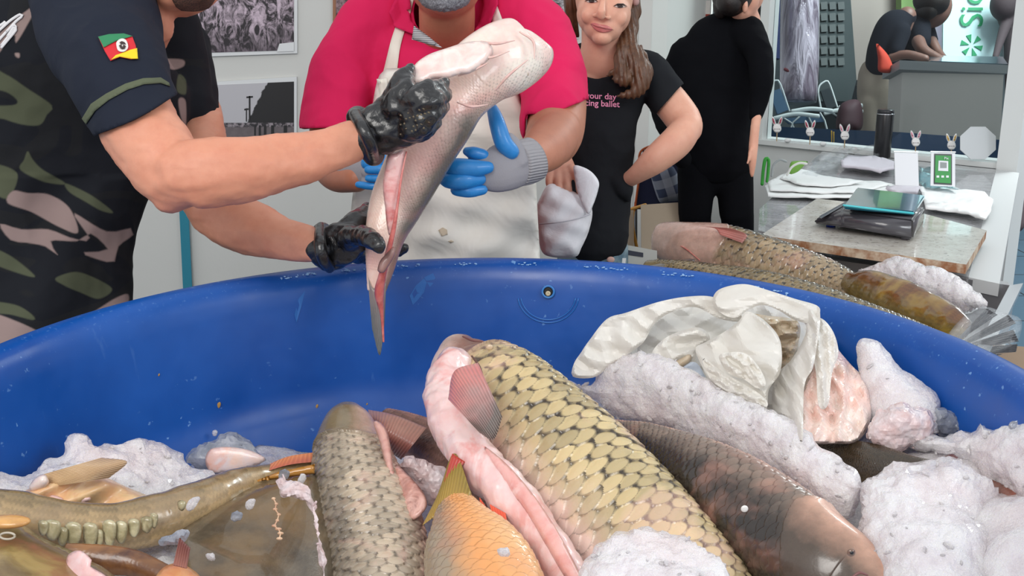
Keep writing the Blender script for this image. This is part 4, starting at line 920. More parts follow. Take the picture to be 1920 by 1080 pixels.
wrap('olive_band', [(155, 222), (172, 195), (200, 176), (235, 158), (268, 148), (300, 146), (316, 156), (318, 163), (300, 157), (270, 159), (238, 170), (205, 188), (180, 208), (163, 233)], sleeve, .0015, cloth_mat('olive_rib', (92, 98, 78), .9), man, 5)
wrap('olive_band', [(364, 246), (398, 238), (401, 250), (368, 258)], shirt, .002, mat('olive_rib2', (92, 98, 78), .9), man, 4)
wrap('collar', [(205, -30), (240, -10), (262, 30), (282, 62), (278, 66), (250, 52), (225, 20), (200, -5)], shirt, .006, m_navy, man, 5)
m_fg, m_fr, m_fy, m_fw = mat('flag_green', (44, 128, 84), .7), mat('flag_red', (206, 36, 46), .7), mat('flag_yellow', (232, 204, 30), .7), mat('flag_white', (226, 220, 216), .7)
fl = wrap('flag_patch', [(185, 72), (205, 67), (232, 66), (248, 71), (254, 88), (258, 112), (245, 113), (225, 109), (208, 116), (197, 98)], sleeve, .0022, m_fr, man, 4)
wrap('green_stripe', [(185, 72), (205, 67), (232, 66), (248, 71), (236, 75), (222, 78), (208, 85), (195, 92)], sleeve, .0034, m_fg, fl, 4)
wrap('yellow_stripe', [(256, 93), (258, 113), (245, 113), (225, 109), (209, 115), (218, 106), (232, 101), (244, 96)], sleeve, .0034, m_fy, fl, 4)
wrap('crest_oval', [(219, 84), (226, 77), (235, 78), (240, 88), (238, 97), (230, 101), (222, 98)], sleeve, .0044, m_fw, fl, 3, smooth=24)
for pl in ([(225, 84), (229, 82), (234, 84), (236, 88), (232, 87), (227, 88)], [(224, 90), (228, 88), (230, 93), (232, 88), (236, 91), (234, 96), (229, 97), (226, 95)]): wrap('crest_mark', pl, sleeve, .0054, mat('crest_dark', (60, 44, 44), .7), fl, 2)
# script lettering on the back of the shirt, cut by the frame
bm = bmesh.new(); bv = bvh_of(shirt); 
for stroke in ([(-12, 66), (4, 52), (20, 38), (38, 27), (42, 30), (30, 40), (12, 60)], [(-10, 84), (6, 66), (24, 48), (30, 50), (16, 68), (2, 86)], [(14, 68), (26, 52), (30, 56), (12, 78), (2, 90)], [(-12, 56), (6, 44), (10, 40)]):
    pts = []
    for (u, v) in stroke:
        dr = (P(u, v, 1)-CAMP).normalized(); h = bv.ray_cast(CAMP, dr); 
        if h[0] is not None: pts.append(h[0]-dr*.002)
    if len(pts) > 2:
        q = cr([tuple(p) for p in pts], 20); rr = []
        for i in range(20):
            tt_ = Vector(q[min(i+1, 19)]-q[max(i-1, 0)]).normalized(); a = tt_.cross(Vector((0, 1, 0))).normalized(); rr.append([Vector(q[i])+a*(.0022*math.cos(k))+Vector((0, -1, 0))*(.001*math.sin(k)) for k in np.linspace(0, 2*math.pi, 9)[:-1]])
        rings_to_bm(bm, rr)
obj('white_lettering', bm, mat('white_print', (220, 218, 220), .7), man)
legs(man, -.93, 1.95, .90, cloth_mat('camo_trousers', (52, 54, 46)), .075, .08)
# hair and far eye side are above the frame
bm = bmesh.new(); ell(bm, P(300, -125, 1.30), (.105, .088, .09), (-.35, 'Y')); obj('hair', bm, mat('dark_hair', (36, 28, 26), .7, (200, .5)), man)

# black gloves
def hand(name, tubes, m, parent, voxel=.003, smooth=3, wr=.0, cut=None):
    bm = bmesh.new()
    for tb in tubes: tube(bm, tb, 18, 14)
    me = union(bm, voxel, smooth)
    if wr: displace(me, fbm(verts_np(me), 45, 3, 5)*wr)
    return link(name, me, m, parent)
g1 = hand('glove', [[(682, 256, 1.18, 42, .8), (715, 240, 1.175, 50, .7), (755, 222, 1.17, 56, .6), (790, 214, 1.16, 50, .6)],
    [(722, 215, 1.17, 24), (742, 180, 1.165, 23), (752, 152, 1.16, 19), (768, 132, 1.17, 14)],
    [(738, 200, 1.155, 24), (758, 172, 1.15, 21), (765, 152, 1.16, 15)],
    [(760, 200, 1.15, 21), (790, 176, 1.135, 19), (815, 162, 1.15, 15), (836, 155, 1.18, 11)],
    [(775, 212, 1.15, 22), (805, 192, 1.135, 20), (828, 180, 1.155, 15), (838, 172, 1.19, 11)],
    [(780, 228, 1.15, 22), (806, 215, 1.14, 20), (824, 205, 1.165, 15), (832, 198, 1.2, 11)],
    [(770, 245, 1.155, 22), (795, 238, 1.145, 18), (812, 228, 1.17, 14)]], m_black, man, wr=.0035)
g1['label'] = 'black rubber glove with a worn print'
hand('cuff', [[(666, 214, 1.17, 12), (680, 240, 1.135, 13), (694, 268, 1.14, 13), (702, 294, 1.17, 11)], [(672, 222, 1.18, 24), (688, 262, 1.18, 42, .9), (700, 290, 1.18, 22)]], m_black, g1)
bm = bmesh.new(); bvg = bvh_of(g1); rnd = random.Random(2)
for (u, v) in [(752+i*7+(j % 2)*3, 216+j*9-i*2) for i in range(8) for j in range(5)]:
    if rnd.random() < .4: continue
    dr = (P(u, v, 1)-CAMP).normalized(); h = bvg.ray_cast(CAMP, dr)
    if h[0] is not None: ell(bm, h[0], (R(3.2, 1.15), .0006, R(1+1.6*rnd.random(), 1.15)), (rnd.random()*.8-.2, 'Y'), 1)
obj('worn_print', bm, mat('glove_print', (104, 92, 72), .6), g1)
g2 = hand('glove', [[(612, 472, 1.27, 40, .8), (640, 458, 1.26, 42, .7), (662, 450, 1.25, 34, .7)],
    [(640, 448, 1.26, 26), (668, 420, 1.27, 24), (690, 396, 1.3, 16)],
    [(655, 446, 1.235, 24), (680, 442, 1.205, 19), (700, 450, 1.168, 17), (710, 461, 1.16, 14)],
    [(650, 470, 1.26, 20), (690, 480, 1.3, 16), (730, 476, 1.33, 13), (755, 466, 1.33, 11)]], m_black, man, wr=.003)
hand('cuff', [[(602, 426, 1.27, 11), (600, 455, 1.235, 12), (606, 485, 1.235, 12), (618, 502, 1.26, 11)], [(604, 436, 1.28, 20), (608, 465, 1.27, 38, .8), (618, 494, 1.27, 16), (636, 494, 1.27, 10)]], m_black, g2)

# ---------------------------------------------------------------- the pale fish they hold
r = thing('carp', 'pale pink fish held up over the tank, white belly outwards, tail hanging', 'fish', P(760, 380, 1.27))
t = NT('fish_pale'); dor = t.attr('dor'); n1 = t.noise(14, 5, .6); mm = t.math('ADD', dor, t.math('MULTIPLY', t.math('SUBTRACT', n1, .5), .5))
c = t.mix(t.map(n1, .35, .65), srgb((238, 218, 202)), srgb((228, 194, 182))); c = t.mix(t.math('MULTIPLY', t.map(mm, .0, .5), t.map(t.attr('len'), .30, .42)), c, srgb((112, 104, 96)))
c = t.mix(t.math('MULTIPLY', t.map(t.noise(7, 3, .6, dist=.6), .52, .66), .45), c, srgb((222, 156, 148)))
c = t.mix(t.map(t.attr('len'), .26, .16), c, t.mix(t.map(n1, .4, .6), srgb((244, 234, 222)), srgb((236, 206, 196))))
c = t.mix(t.math('MULTIPLY', t.math('MULTIPLY', t.map(t.attr('blob'), .25, -.05), t.map(mm, -.2, .4)), .6), c, srgb((108, 96, 88)))
t.P(Base_Color=c, Roughness=.3, Coat_Weight=.4, Normal=t.bump(t.noise(30, 4, .6), .2, .004), Subsurface_Weight=.2, Subsurface_Radius=(.012, .005, .003)); m_pale = t.m
A_ST = [(1006, 66, 1.30, 30, .7), (990, 88, 1.30, 58, .75), (950, 108, 1.29, 70, .8), (905, 132, 1.28, 66, .85), (858, 178, 1.27, 60, .95), (826, 231, 1.26, 59, .95), (796, 279, 1.26, 58, .92), (768, 332, 1.26, 55, .9), (741, 388, 1.26, 49, .88), (722, 443, 1.25, 37, .8), (712, 508, 1.25, 25, .6), (705, 550, 1.25, 16, .5)]
link('body', fish_mesh(A_ST, 420, 220, dors=14, circ=40, lift=.0007, head=.24, gill=.007, boxy=.25, seed=4), m_pale, r)
m_flap = flesh('flap_white', (246, 226, 218), (238, 206, 198), None, 30)
link('gill_flap', inflate([(766, 168), (770, 150), (776, 124), (800, 104), (838, 90), (880, 78), (915, 80), (925, 100), (905, 122), (880, 138), (860, 140), (842, 146), (812, 150), (795, 160), (782, 158)], [(780, 150, 1.18), (915, 95, 1.22)], .008, R0=16, step=6, smooth=70), m_flap, r)
m_rd = flesh('slit_red', (204, 104, 98), (216, 134, 126), (176, 80, 76), 50)
bm = bmesh.new(); tube(bm, [(762, 285, 1.188, 1.5), (753, 330, 1.186, 2), (746, 380, 1.187, 2.5), (738, 430, 1.19, 4.5), (726, 480, 1.2, 5.5), (716, 520, 1.215, 7.5), (711, 550, 1.225, 9), (716, 590, 1.235, 3.5), (719, 640, 1.24, 2)], 10, 50); obj('belly_slit', bm, m_rd, r)
link('belly_flap', inflate([(728, 288), (742, 285), (758, 280), (757, 310), (752, 350), (745, 385), (738, 430), (730, 442), (725, 420), (722, 390), (718, 350), (722, 315)], [(740, 290, 1.19), (732, 430, 1.2)], .008, step=5, smooth=60), flesh('flap_pink2', (236, 192, 188), (226, 160, 156), (214, 120, 118), 34), r)
link('anal_fin', inflate([(722, 478), (738, 462), (740, 478), (728, 500), (718, 512), (708, 508), (712, 490)], [(725, 490, 1.195)], .006, step=4, smooth=26), fin_mat('fin_greypink', (160, 120, 112), (140, 112, 104), (110, 90, 86)), r)
bm = bmesh.new()
for ln_ in ([(902, 78, 1.225), (930, 82, 1.22), (965, 76, 1.225)], [(880, 92, 1.222), (915, 108, 1.216), (955, 96, 1.22)], [(975, 60, 1.25), (1000, 78, 1.25), (1002, 110, 1.25)], [(930, 168, 1.235), (955, 140, 1.225), (990, 112, 1.235)], [(860, 142, 1.205), (895, 128, 1.21), (915, 118, 1.213)], [(858, 192, 1.20), (885, 200, 1.20), (915, 196, 1.22)]):
    tube(bm, [(a, b, d+.0015, 1.2+1.6*math.sin(math.pi*i/2+.3)) for i, (a, b, d) in enumerate(ln_)], 8, 12)
obj('throat_fold', bm, flesh('fold_pink', (230, 196, 186), (220, 176, 168), None, 40), r)
pass
eye(r, 986, 138, 1.27, 6, (196, 178, 160), pupil=False)
fin('tail_fin', [(689, 515, 1.245), (700, 540, 1.24), (724, 530, 1.245)], [(698, 618, 1.25), (712, 666, 1.25), (721, 610, 1.25)], fin_mat('tail_grey', (150, 136, 130), (118, 122, 124), (80, 80, 80)), r, rays=9, amp=.0008)

# ---------------------------------------------------------------- man in the pink polo
man2 = thing('person', 'man in bright pink polo, white apron and blue and grey gloves', 'person', (-.1, 2.25, 0))
m_sk2 = skin_mat('skin_brown', (190, 124, 96), (176, 112, 86), (156, 96, 76))
bm = bmesh.new()
for tb in ([(835, -40, 1.58, 50), (838, 20, 1.6, 53, .9), (838, 70, 1.65, 52, .8), (840, 110, 1.70, 56, .6), (840, 170, 1.76, 60, .5)],
           [(1030, 90, 1.62, 52), (1045, 170, 1.58, 54), (1042, 238, 1.53, 55), (1035, 262, 1.49, 52)], [(1048, 246, 1.5, 44), (1025, 275, 1.44, 46, .9), (995, 298, 1.38, 34, .8), (970, 308, 1.36, 24)],
           [(650, 130, 1.68, 50), (628, 220, 1.66, 46), (618, 290, 1.62, 38)], [(612, 305, 1.6, 34), (632, 330, 1.55, 30), (670, 335, 1.5, 26)],
           [(838, 120, 1.76, 130, .5), (838, 300, 1.78, 140, .5), (838, 500, 1.78, 130, .5)]): tube(bm, tb, 26, 22)
ell(bm, P(835, -75, 1.56), (.088, .098, .12)); ell(bm, P(834, -6, 1.52), (.048, .05, .035)); ell(bm, P(833, -68, 1.47), (.017, .025, .022))
for s_ in (-1, 1): ell(bm, P(835+s_*66, -75, 1.57), (.014, .02, .03))
me = union(bm, .005, 6); link('body', me, m_sk2, man2)
bm = bmesh.new(); tube(bm, [(790, -22, 1.53, 14), (805, -4, 1.49, 18), (832, 2, 1.475, 20), (862, -4, 1.49, 18), (876, -24, 1.53, 14)], 14, 20); me = union(bm, .003, 2); displace(me, fbm(verts_np(me), 150, 2, 1)*.003); link('beard', me, stubble_mat('grey_beard', (150, 150, 155), (96, 96, 104)), man2)['label'] = 'grey goatee'
bm = bmesh.new(); ell(bm, P(835, -105, 1.59), (.094, .1, .1)); obj('hair', bm, mat('grey_hair', (90, 86, 84), .7, (200, .5)), man2)
m_pinkc = cloth_mat('pink_polo_cloth', (214, 34, 88), .85, .07, wr=.35)
def polo_cut(p):
    (u, v) = pos_px([tuple(p)])[0][0]
    if u < 690 and v > 240+abs(u-600)*.02: return False
    if u > 985 and v > 203-(u-1035)*.22+8*math.cos((u-1035)/50*1.5): return False
    if p.y < 2.34 and inpoly(np.array([[u, v]]), [(772, -60), (776, 40), (798, 74), (836, 98), (870, 86), (893, 44), (899, -60)])[0]: return False
    return True
polo = garment('polo_shirt', [[(838, 18, 1.68, 100, .6), (838, 60, 1.70, 172, .55), (838, 130, 1.72, 188, .6), (838, 230, 1.74, 176, .66), (840, 340, 1.76, 172, .66), (842, 480, 1.76, 174, .6), (842, 560, 1.76, 170, .6)],
    [(722, 36, 1.70, 70), (678, 75, 1.69, 64), (645, 140, 1.67, 62), (628, 215, 1.65, 60), (620, 275, 1.63, 58)], [(950, 30, 1.68, 68), (1000, 60, 1.65, 66), (1030, 120, 1.61, 62), (1038, 180, 1.57, 62), (1040, 240, 1.53, 62)]], m_pinkc, man2, .006, 7, cut=polo_cut, wrinkle=.005, wscale=7, seed=8)
polo.modifiers.new('t', 'SOLIDIFY').thickness = .004
wrap('collar', [(748, -20), (772, 0), (778, 40), (800, 74), (770, 66), (742, 55), (728, 25)], polo, .010, m_pinkc, man2, 6); wrap('collar', [(905, -20), (912, 10), (905, 40), (888, 60), (892, 66), (925, 45), (938, 12), (935, -15)], polo, .010, m_pinkc, man2, 6)
m_str = NT('striped_lining'); w_ = m_str.n('TexWave'); w_.bands_direction = 'Z'; w_.inputs['Scale'].default_value = 90; m_str.l(m_str.obj(), w_.inputs['Vector']); m_str.P(Base_Color=m_str.mix(m_str.map(w_.outputs['Fac'], .4, .6), srgb((200, 198, 200)), srgb((110, 108, 112))), Roughness=.8)
link('collar_lining', inflate([(776, 48), (790, 58), (806, 70), (830, 90), (805, 84), (772, 74)], [(800, 70, 1.545)], .006, step=5), m_str.m, man2)
# apron
t = NT('white_apron_cloth'); n1 = t.noise(3.5, 5, .6); sp2 = t.map(t.noise(26, 2, .4), .77, .79)
t.P(Base_Color=t.mix(t.math('MULTIPLY', sp2, .5), t.mix(t.map(n1, .35, .7), srgb((232, 228, 220)), srgb((214, 206, 194))), srgb((150, 120, 90))), Roughness=.6, Normal=t.bump(t.noise(5, 4, .5, dist=.8), .6, .03)); m_apr = t.m
def fold(U): return .010*np.sin(U[:, 0]*.045+U[:, 1]*.05)*np.clip((U[:, 1]-300)/150, 0, 1)+.006*np.sin(U[:, 0]*.02-U[:, 1]*.09)
apr = link('apron', inflate([(712, 140), (760, 128), (860, 125), (955, 150), (985, 215), (1002, 300), (1008, 400), (1013, 500), (1015, 600), (660, 600), (655, 480), (662, 360), (690, 250)], [(700, 150, 1.60), (970, 160, 1.60), (840, 150, 1.575), (660, 480, 1.66), (1010, 480, 1.64), (840, 480, 1.60), (840, 300, 1.60)], .012, step=10, R0=14, back=.2, smooth=90, relief=fold), m_apr, man2)
for pl_ in ([(822, 432), (830, 427), (838, 431), (839, 440), (828, 443)], [(840, 452), (846, 450), (851, 453), (845, 456)]): wrap('apron_stain', pl_, apr, .0012, mat('stain_tan', (196, 180, 158), .8), apr, 3)
m_strap = mat('apron_tape', (232, 226, 214), .7)
bvp = bvh_of(polo)
def ribbon(name, pts, w, off, m, parent, bv, dflt):
    q = cr([tuple(p)+(0,) for p in pts], 26); V = []; F = []
    for i, (u, v, _) in enumerate(q):
        a, b = q[max(i-1, 0)], q[min(i+1, 25)]; tx, ty = b[0]-a[0], b[1]-a[1]; L = math.hypot(tx, ty); nx, ny = -ty/L, tx/L; ww = np.interp(i/25, np.linspace(0, 1, len(w)), w)
        for s_ in (-1, -.33, .33, 1):
            uu, vv_ = u+nx*ww*s_, v+ny*ww*s_; dr = (P(uu, vv_, 1)-CAMP).normalized(); h = bv.ray_cast(CAMP, dr)
            base = h[0] if h[0] is not None else P(uu, vv_, dflt); V.append(base-dr*off)
    for i in range(25):
        for k in range(3): F.append((i*4+k, i*4+k+1, (i+1)*4+k+1, (i+1)*4+k))
    o = link(name, mesh_np(V, F), m, parent); so = o.modifiers.new('s', 'SOLIDIFY'); so.thickness = .002; return o
ribbon('neck_strap', [(772, -20), (758, 30), (742, 80), (732, 130), (728, 148)], (8, 9, 10, 13), .005, m_strap, apr, bvp, 1.58); ribbon('neck_strap', [(912, -10), (924, 18), (932, 40), (945, 80), (960, 150)], (9, 10, 9), .005, m_strap, apr, bvp, 1.58)
ribbon('side_tie', [(716, 148), (722, 220), (700, 330), (670, 352)], (9, 7, 5), .018, m_strap, apr, bvh_of(apr), 1.58)
# his left glove (right in the view) and the other one behind the fish
gb = hand('glove', [[(992, 302, 1.37, 40, .7), (950, 312, 1.345, 46, .6), (925, 320, 1.335, 42, .6), (905, 322, 1.33, 34, .6)], [(962, 300, 1.35, 32), (958, 272, 1.34, 20), (954, 262, 1.335, 14)],
    [(890, 322, 1.325, 20), (858, 320, 1.32, 17)], [(892, 342, 1.33, 18), (862, 346, 1.325, 15)], [(905, 300, 1.33, 18), (890, 292, 1.325, 14)]], m_gknit, man2)
gb['label'] = 'grey knitted glove with blue coated fingers'
hand('thumb', [[(958, 284, 1.33, 16), (944, 268, 1.325, 17), (934, 238, 1.325, 16), (928, 218, 1.33, 14), (923, 204, 1.335, 11)]], m_gblue, gb)
for tb in ([(905, 292, 1.325, 13), (886, 287, 1.32, 13), (876, 284, 1.32, 9)], [(915, 314, 1.312, 12), (890, 316, 1.308, 17), (856, 314, 1.305, 18), (836, 314, 1.315, 13)], [(900, 336, 1.318, 12), (870, 338, 1.308, 17), (842, 338, 1.31, 16), (830, 334, 1.32, 11)], [(905, 356, 1.322, 10), (880, 358, 1.318, 13), (856, 356, 1.322, 12)]): hand('finger', [tb], m_gblue, gb)
t = NT('ribbed_cuff'); w_ = t.n('TexWave'); w_.bands_direction = 'Z'; w_.inputs['Scale'].default_value = 60; t.l(t.obj(), w_.inputs['Vector']); t.P(Base_Color=srgb((158, 156, 160)), Roughness=.95, Normal=t.bump(w_.outputs['Fac'], .6, .003)); m_rib = t.m
bm = bmesh.new(); tube(bm, [(968, 308, 1.355, 42, .8), (985, 304, 1.37, 43, .8), (1000, 298, 1.38, 42, .85)], 30, 10, False); obj('cuff', bm, m_rib, gb)
gc = hand('glove', [[(648, 328, 1.52, 26, .8), (672, 326, 1.5, 30, .7), (700, 322, 1.48, 30, .6)], [(690, 340, 1.47, 14), (720, 345, 1.46, 12)], [(690, 322, 1.465, 14), (722, 326, 1.455, 12)]], m_gknit, man2); gc['label'] = 'grey knitted glove with blue coated fingers'
for tb in ([(690, 306, 1.46, 14), (718, 302, 1.455, 15), (745, 305, 1.46, 12)], [(672, 346, 1.465, 7), (700, 349, 1.46, 8), (728, 346, 1.46, 8)], [(690, 318, 1.452, 8), (722, 318, 1.448, 10), (745, 322, 1.45, 9)], [(690, 334, 1.455, 7), (722, 336, 1.45, 9), (742, 336, 1.45, 9)]): hand('finger', [tb], m_gblue, gc)
legs(man2, -.15, 2.44, .98, cloth_mat('dark_trousers', (44, 46, 52)))
# ================================================================== MORE PEOPLE, COUNTER, THINGS BEHIND THE GLASS
# ---------------------------------------------------------------- smiling woman
wo = thing('person', 'smiling woman in a black T-shirt holding a white cap, hand on hip', 'person', (.2, 2.65, 0))
m_sk3 = skin_mat('skin_fair', (228, 176, 150), (220, 160, 136), (206, 140, 118))
bm = bmesh.new()
ell(bm, P(1133, -14, 1.88), (.071, .088, .108), None, 4); ell(bm, P(1132, 26, 1.862), (.066, .072, .060), None, 3); ell(bm, P(1131, 50, 1.852), (.047, .052, .040), None, 3); ell(bm, P(1129, 70, 1.838), (.024, .026, .020)); ell(bm, P(1106, 30, 1.83), (.022, .018, .020)); ell(bm, P(1158, 34, 1.832), (.023, .018, .021))
tube(bm, [(1134, -22, 1.818, 5), (1130, 5, 1.808, 6), (1127, 24, 1.796, 9), (1127, 30, 1.800, 8)], 12, 8); ell(bm, P(1115, 29, 1.806), (.0075, .008, .006)); ell(bm, P(1141, 33, 1.806), (.0075, .008, .006))
tube(bm, [(1132, 40, 1.90, 42), (1130, 90, 1.91, 41), (1126, 130, 1.93, 50, .7)], 24, 10); tube(bm, [(1075, 150, 1.94, 26), (1125, 138, 1.93, 30), (1180, 128, 1.94, 26)], 20, 10)
for tb in ([(1196, 135, 1.95, 30), (1245, 178, 1.94, 33), (1280, 222, 1.92, 33), (1288, 240, 1.90, 30)], [(1290, 236, 1.90, 28), (1268, 266, 1.88, 31), (1228, 300, 1.88, 27), (1195, 326, 1.9, 18), (1180, 336, 1.92, 15)],
           [(1085, 150, 2.0, 26), (1065, 220, 2.0, 26), (1052, 270, 1.95, 24), (1050, 300, 1.88, 20)], [(1048, 290, 1.885, 20), (1056, 318, 1.84, 24, .5)],
           [(1036, 318, 1.845, 9), (1030, 340, 1.83, 8), (1034, 356, 1.835, 6)], [(1048, 325, 1.835, 9), (1048, 345, 1.82, 8), (1052, 362, 1.825, 7)], [(1062, 325, 1.83, 9), (1064, 345, 1.815, 8), (1067, 362, 1.82, 7)], [(1072, 315, 1.83, 9), (1084, 335, 1.815, 8), (1086, 360, 1.82, 6)],
           [(1125, 170, 1.96, 45), (1122, 300, 1.97, 42), (1122, 440, 1.97, 42)]): tube(bm, tb, 22, 16)
pass
wb = link('body', union(bm, .0032, 6), m_sk3, wo)
wrap('lips', [(1108, 44), (1116, 43), (1126, 46), (1138, 48), (1148, 55), (1138, 60), (1126, 60), (1115, 54)], wb, .0022, flesh('lip_rose', (206, 128, 122), (196, 112, 110), None, 40, .4), wo, 3, smooth=24)
wrap('mouth_line', [(1108, 44.5), (1120, 49), (1134, 52), (1149, 55), (1134, 53.4), (1120, 50.6)], wb, .0036, mat('mouth_line', (156, 86, 84), .6), wo, 3)
for (u, v) in ((1110, 3), (1162, 12)):
    wrap('eye', [(u-10, v), (u-4, v-2), (u+5, v-2), (u+10, v+1), (u+4, v+2.6), (u-5, v+2.6)], wb, .001, mat('eye_white', (214, 196, 188), .3), wo, 3, smooth=18)
    wrap('iris', [(u-5, v-2), (u+1, v-2.6), (u+5, v-.5), (u+4, v+2.4), (u-4, v+2.4)], wb, .0022, mat('iris_brown', (52, 34, 30), .2), wo, 2, smooth=14)
    wrap('eyelash', [(u-13, v), (u-5, v-4.5), (u+5, v-4.5), (u+13, v+1), (u+5, v-2), (u-5, v-2)], wb, .003, mat('lash', (40, 26, 24), .6), wo, 3)
t = NT('hair_brown'); n1 = t.noise(1, 3, .6, vec=t.stretch((160, 160, 16)), dist=.4); t.P(Base_Color=t.mix(n1, srgb((36, 24, 20)), srgb((124, 84, 56))), Roughness=.4, Normal=t.bump(n1, .6, .003)); m_hair = t.m
bm = bmesh.new()
ell(bm, P(1136, -38, 1.925), (.092, .088, .11)); tube(bm, [(1072, -50, 1.92, 12), (1068, 0, 1.92, 13), (1072, 40, 1.94, 11), (1080, 66, 1.96, 6)], 14, 14)
for tb in ([(1184, -30, 1.9, 12), (1188, 10, 1.9, 15), (1180, 50, 1.9, 17), (1178, 85, 1.88, 19), (1192, 115, 1.87, 21), (1204, 145, 1.865, 19), (1192, 172, 1.865, 13), (1160, 180, 1.87, 4)], [(1180, 60, 1.9, 12), (1168, 90, 1.87, 13), (1165, 120, 1.87, 14), (1172, 150, 1.865, 14), (1150, 148, 1.87, 4)], [(1178, 80, 1.88, 10), (1160, 125, 1.87, 8), (1138, 142, 1.875, 3)], [(1196, 95, 1.9, 12), (1212, 130, 1.9, 12), (1214, 150, 1.9, 8), (1198, 175, 1.9, 4)]): tube(bm, tb, 16, 30)
me = union(bm, .0035, 3); V = verts_np(me); displace(me, .0018*np.sin(V[:, 0]*520+V[:, 2]*60+4*fbm(V, 10, 2, 1))); link('hair', me, m_hair, wo)
bm = bmesh.new(); ell(bm, P(1140, -62, 1.90), (.094, .1, .075)); tube(bm, [(1186, -20, 1.9, 8), (1192, 4, 1.885, 7)], 10, 6); obj('head_cover', bm, mat('pink_beige_cap', (176, 140, 136), .9), wo)
m_tee = cloth_mat('black_tee', (30, 32, 36), .9, .1, wr=.3)
def tee_cut(p):
    (u, v) = pos_px([tuple(p)])[0][0]
    if (u-1119)**2/61**2+(v-80)**2/68**2 < 1 and p.y < 2.72: return False
    if u > 1212 and (u-1250)*.75+(v-185)*.66 > 4: return False
    return True
tee = garment('t_shirt', [[(1128, 108, 1.94, 70, .5), (1130, 140, 1.94, 94, .5), (1124, 190, 1.95, 80, .6), (1122, 250, 1.95, 70, .7), (1120, 330, 1.96, 62, .7), (1118, 400, 1.96, 62, .75), (1115, 452, 1.96, 60, .8)],
    [(1185, 122, 1.95, 34), (1222, 142, 1.945, 38), (1252, 185, 1.935, 38), (1275, 215, 1.925, 38)], [(1085, 125, 1.96, 40), (1072, 180, 1.97, 40)], [(1160, 340, 1.93, 20), (1172, 360, 1.925, 16), (1178, 372, 1.925, 6)]], m_tee, wo, .0045, 5, cut=tee_cut, wrinkle=.004, wscale=8, seed=11)
tee.modifiers.new('t', 'SOLIDIFY').thickness = .003
m_tx = mat('pink_print', (246, 156, 192), .6)
text_px('Start your day', 16.2, (1156, 187), tee, .002, m_tx, tee, 'printed_words', .05); text_px('dancing ballet', 16.2, (1162, 201), tee, .002, m_tx, tee, 'printed_words', .05)
t = NT('light_denim'); n1 = t.noise(30, 5, .7); t.P(Base_Color=t.mix(t.map(n1, .3, .7), srgb((84, 112, 128)), srgb((150, 172, 180))), Roughness=.9, Normal=t.bump(t.noise(400, 2), .3, .001)); m_denim = t.m
garment('jeans', [[(1118, 420, 1.97, 56, .8), (1112, 470, 1.98, 64, .8), (1108, 560, 2., 66, .8)], [(1085, 540, 2.0, 36), (1085, 760, 2.06, 30), (1085, 1000, 2.2, 22)], [(1140, 540, 2.0, 36), (1142, 760, 2.06, 30), (1145, 1000, 2.2, 22)]], m_denim, wo, .006, 5, wrinkle=.003)
bm = bmesh.new(); ell(bm, P(1145, 487, 1.925), (.010, .004, .008)); obj('ripped_patch', bm, mat('frayed', (206, 168, 156), .9), wo)
# white cap in her hand
cap = thing('cap', 'white baseball cap hanging from the woman\'s hand beside the apron', 'cap', P(1060, 420, 1.83))
t = NT('white_cap_cloth'); t.P(Base_Color=srgb((238, 238, 242)), Roughness=.8, Normal=t.bump(t.noise(14, 4, .5, dist=.7), .6, .012)); m_cap = t.m
link('crown', inflate([(1030, 345), (1060, 352), (1090, 368), (1110, 392), (1105, 430), (1090, 465), (1078, 482), (1035, 482), (1015, 470), (1008, 430), (1003, 400), (1012, 372)], [(1060, 420, 1.82)], .045, step=6, smooth=70, relief=lambda U: .003*np.sin(U[:, 0]*.12+U[:, 1]*.1)+.003*np.sin(U[:, 1]*.16-U[:, 0]*.05)), m_cap, cap)
link('brim', inflate([(1076, 311), (1095, 314), (1112, 325), (1123, 342), (1120, 362), (1112, 385), (1104, 402), (1092, 385), (1083, 360), (1078, 335)], [(1078, 320, 1.80), (1118, 380, 1.79)], .006, step=5, smooth=50), m_cap, cap)
bm = bmesh.new(); tube(bm, [(1012, 420, 1.793, 1.2), (1040, 418, 1.768, 1.2), (1075, 412, 1.768, 1.2), (1106, 402, 1.79, 1.2)], 8, 24); obj('seam', bm, mat('cap_seam', (196, 196, 204), .8), cap)

# ---------------------------------------------------------------- person in black, seen from behind
bl = thing('person', 'person dressed all in black seen from behind, bending forward beside the doorway', 'person', (.52, 2.95, 0))
bm = bmesh.new()
for tb in ([(1398, 40, 2.12, 28), (1395, 20, 2.1, 24), (1400, 0, 2.08, 24)], [(1424, 190, 2.05, 11), (1417, 230, 2.04, 9), (1413, 270, 2.04, 9), (1411, 300, 2.04, 8), (1410, 330, 2.05, 4)], [(1408, 280, 2.03, 4), (1402, 306, 2.03, 3)],
           [(1345, 120, 2.16, 50), (1342, 300, 2.16, 50)]): tube(bm, tb, 20, 14)
ell(bm, P(1404, -12, 2.13), (.04, .08, .055)); ell(bm, P(1397, 12, 2.045), (.008, .012, .020)); ell(bm, P(1390, 22, 2.1), (.03, .05, .03))
link('body', union(bm, .0045, 4), m_sk3, bl)
m_blk = cloth_mat('black_knit', (13, 14, 18), .95, .15, wr=.2, spec=.1)
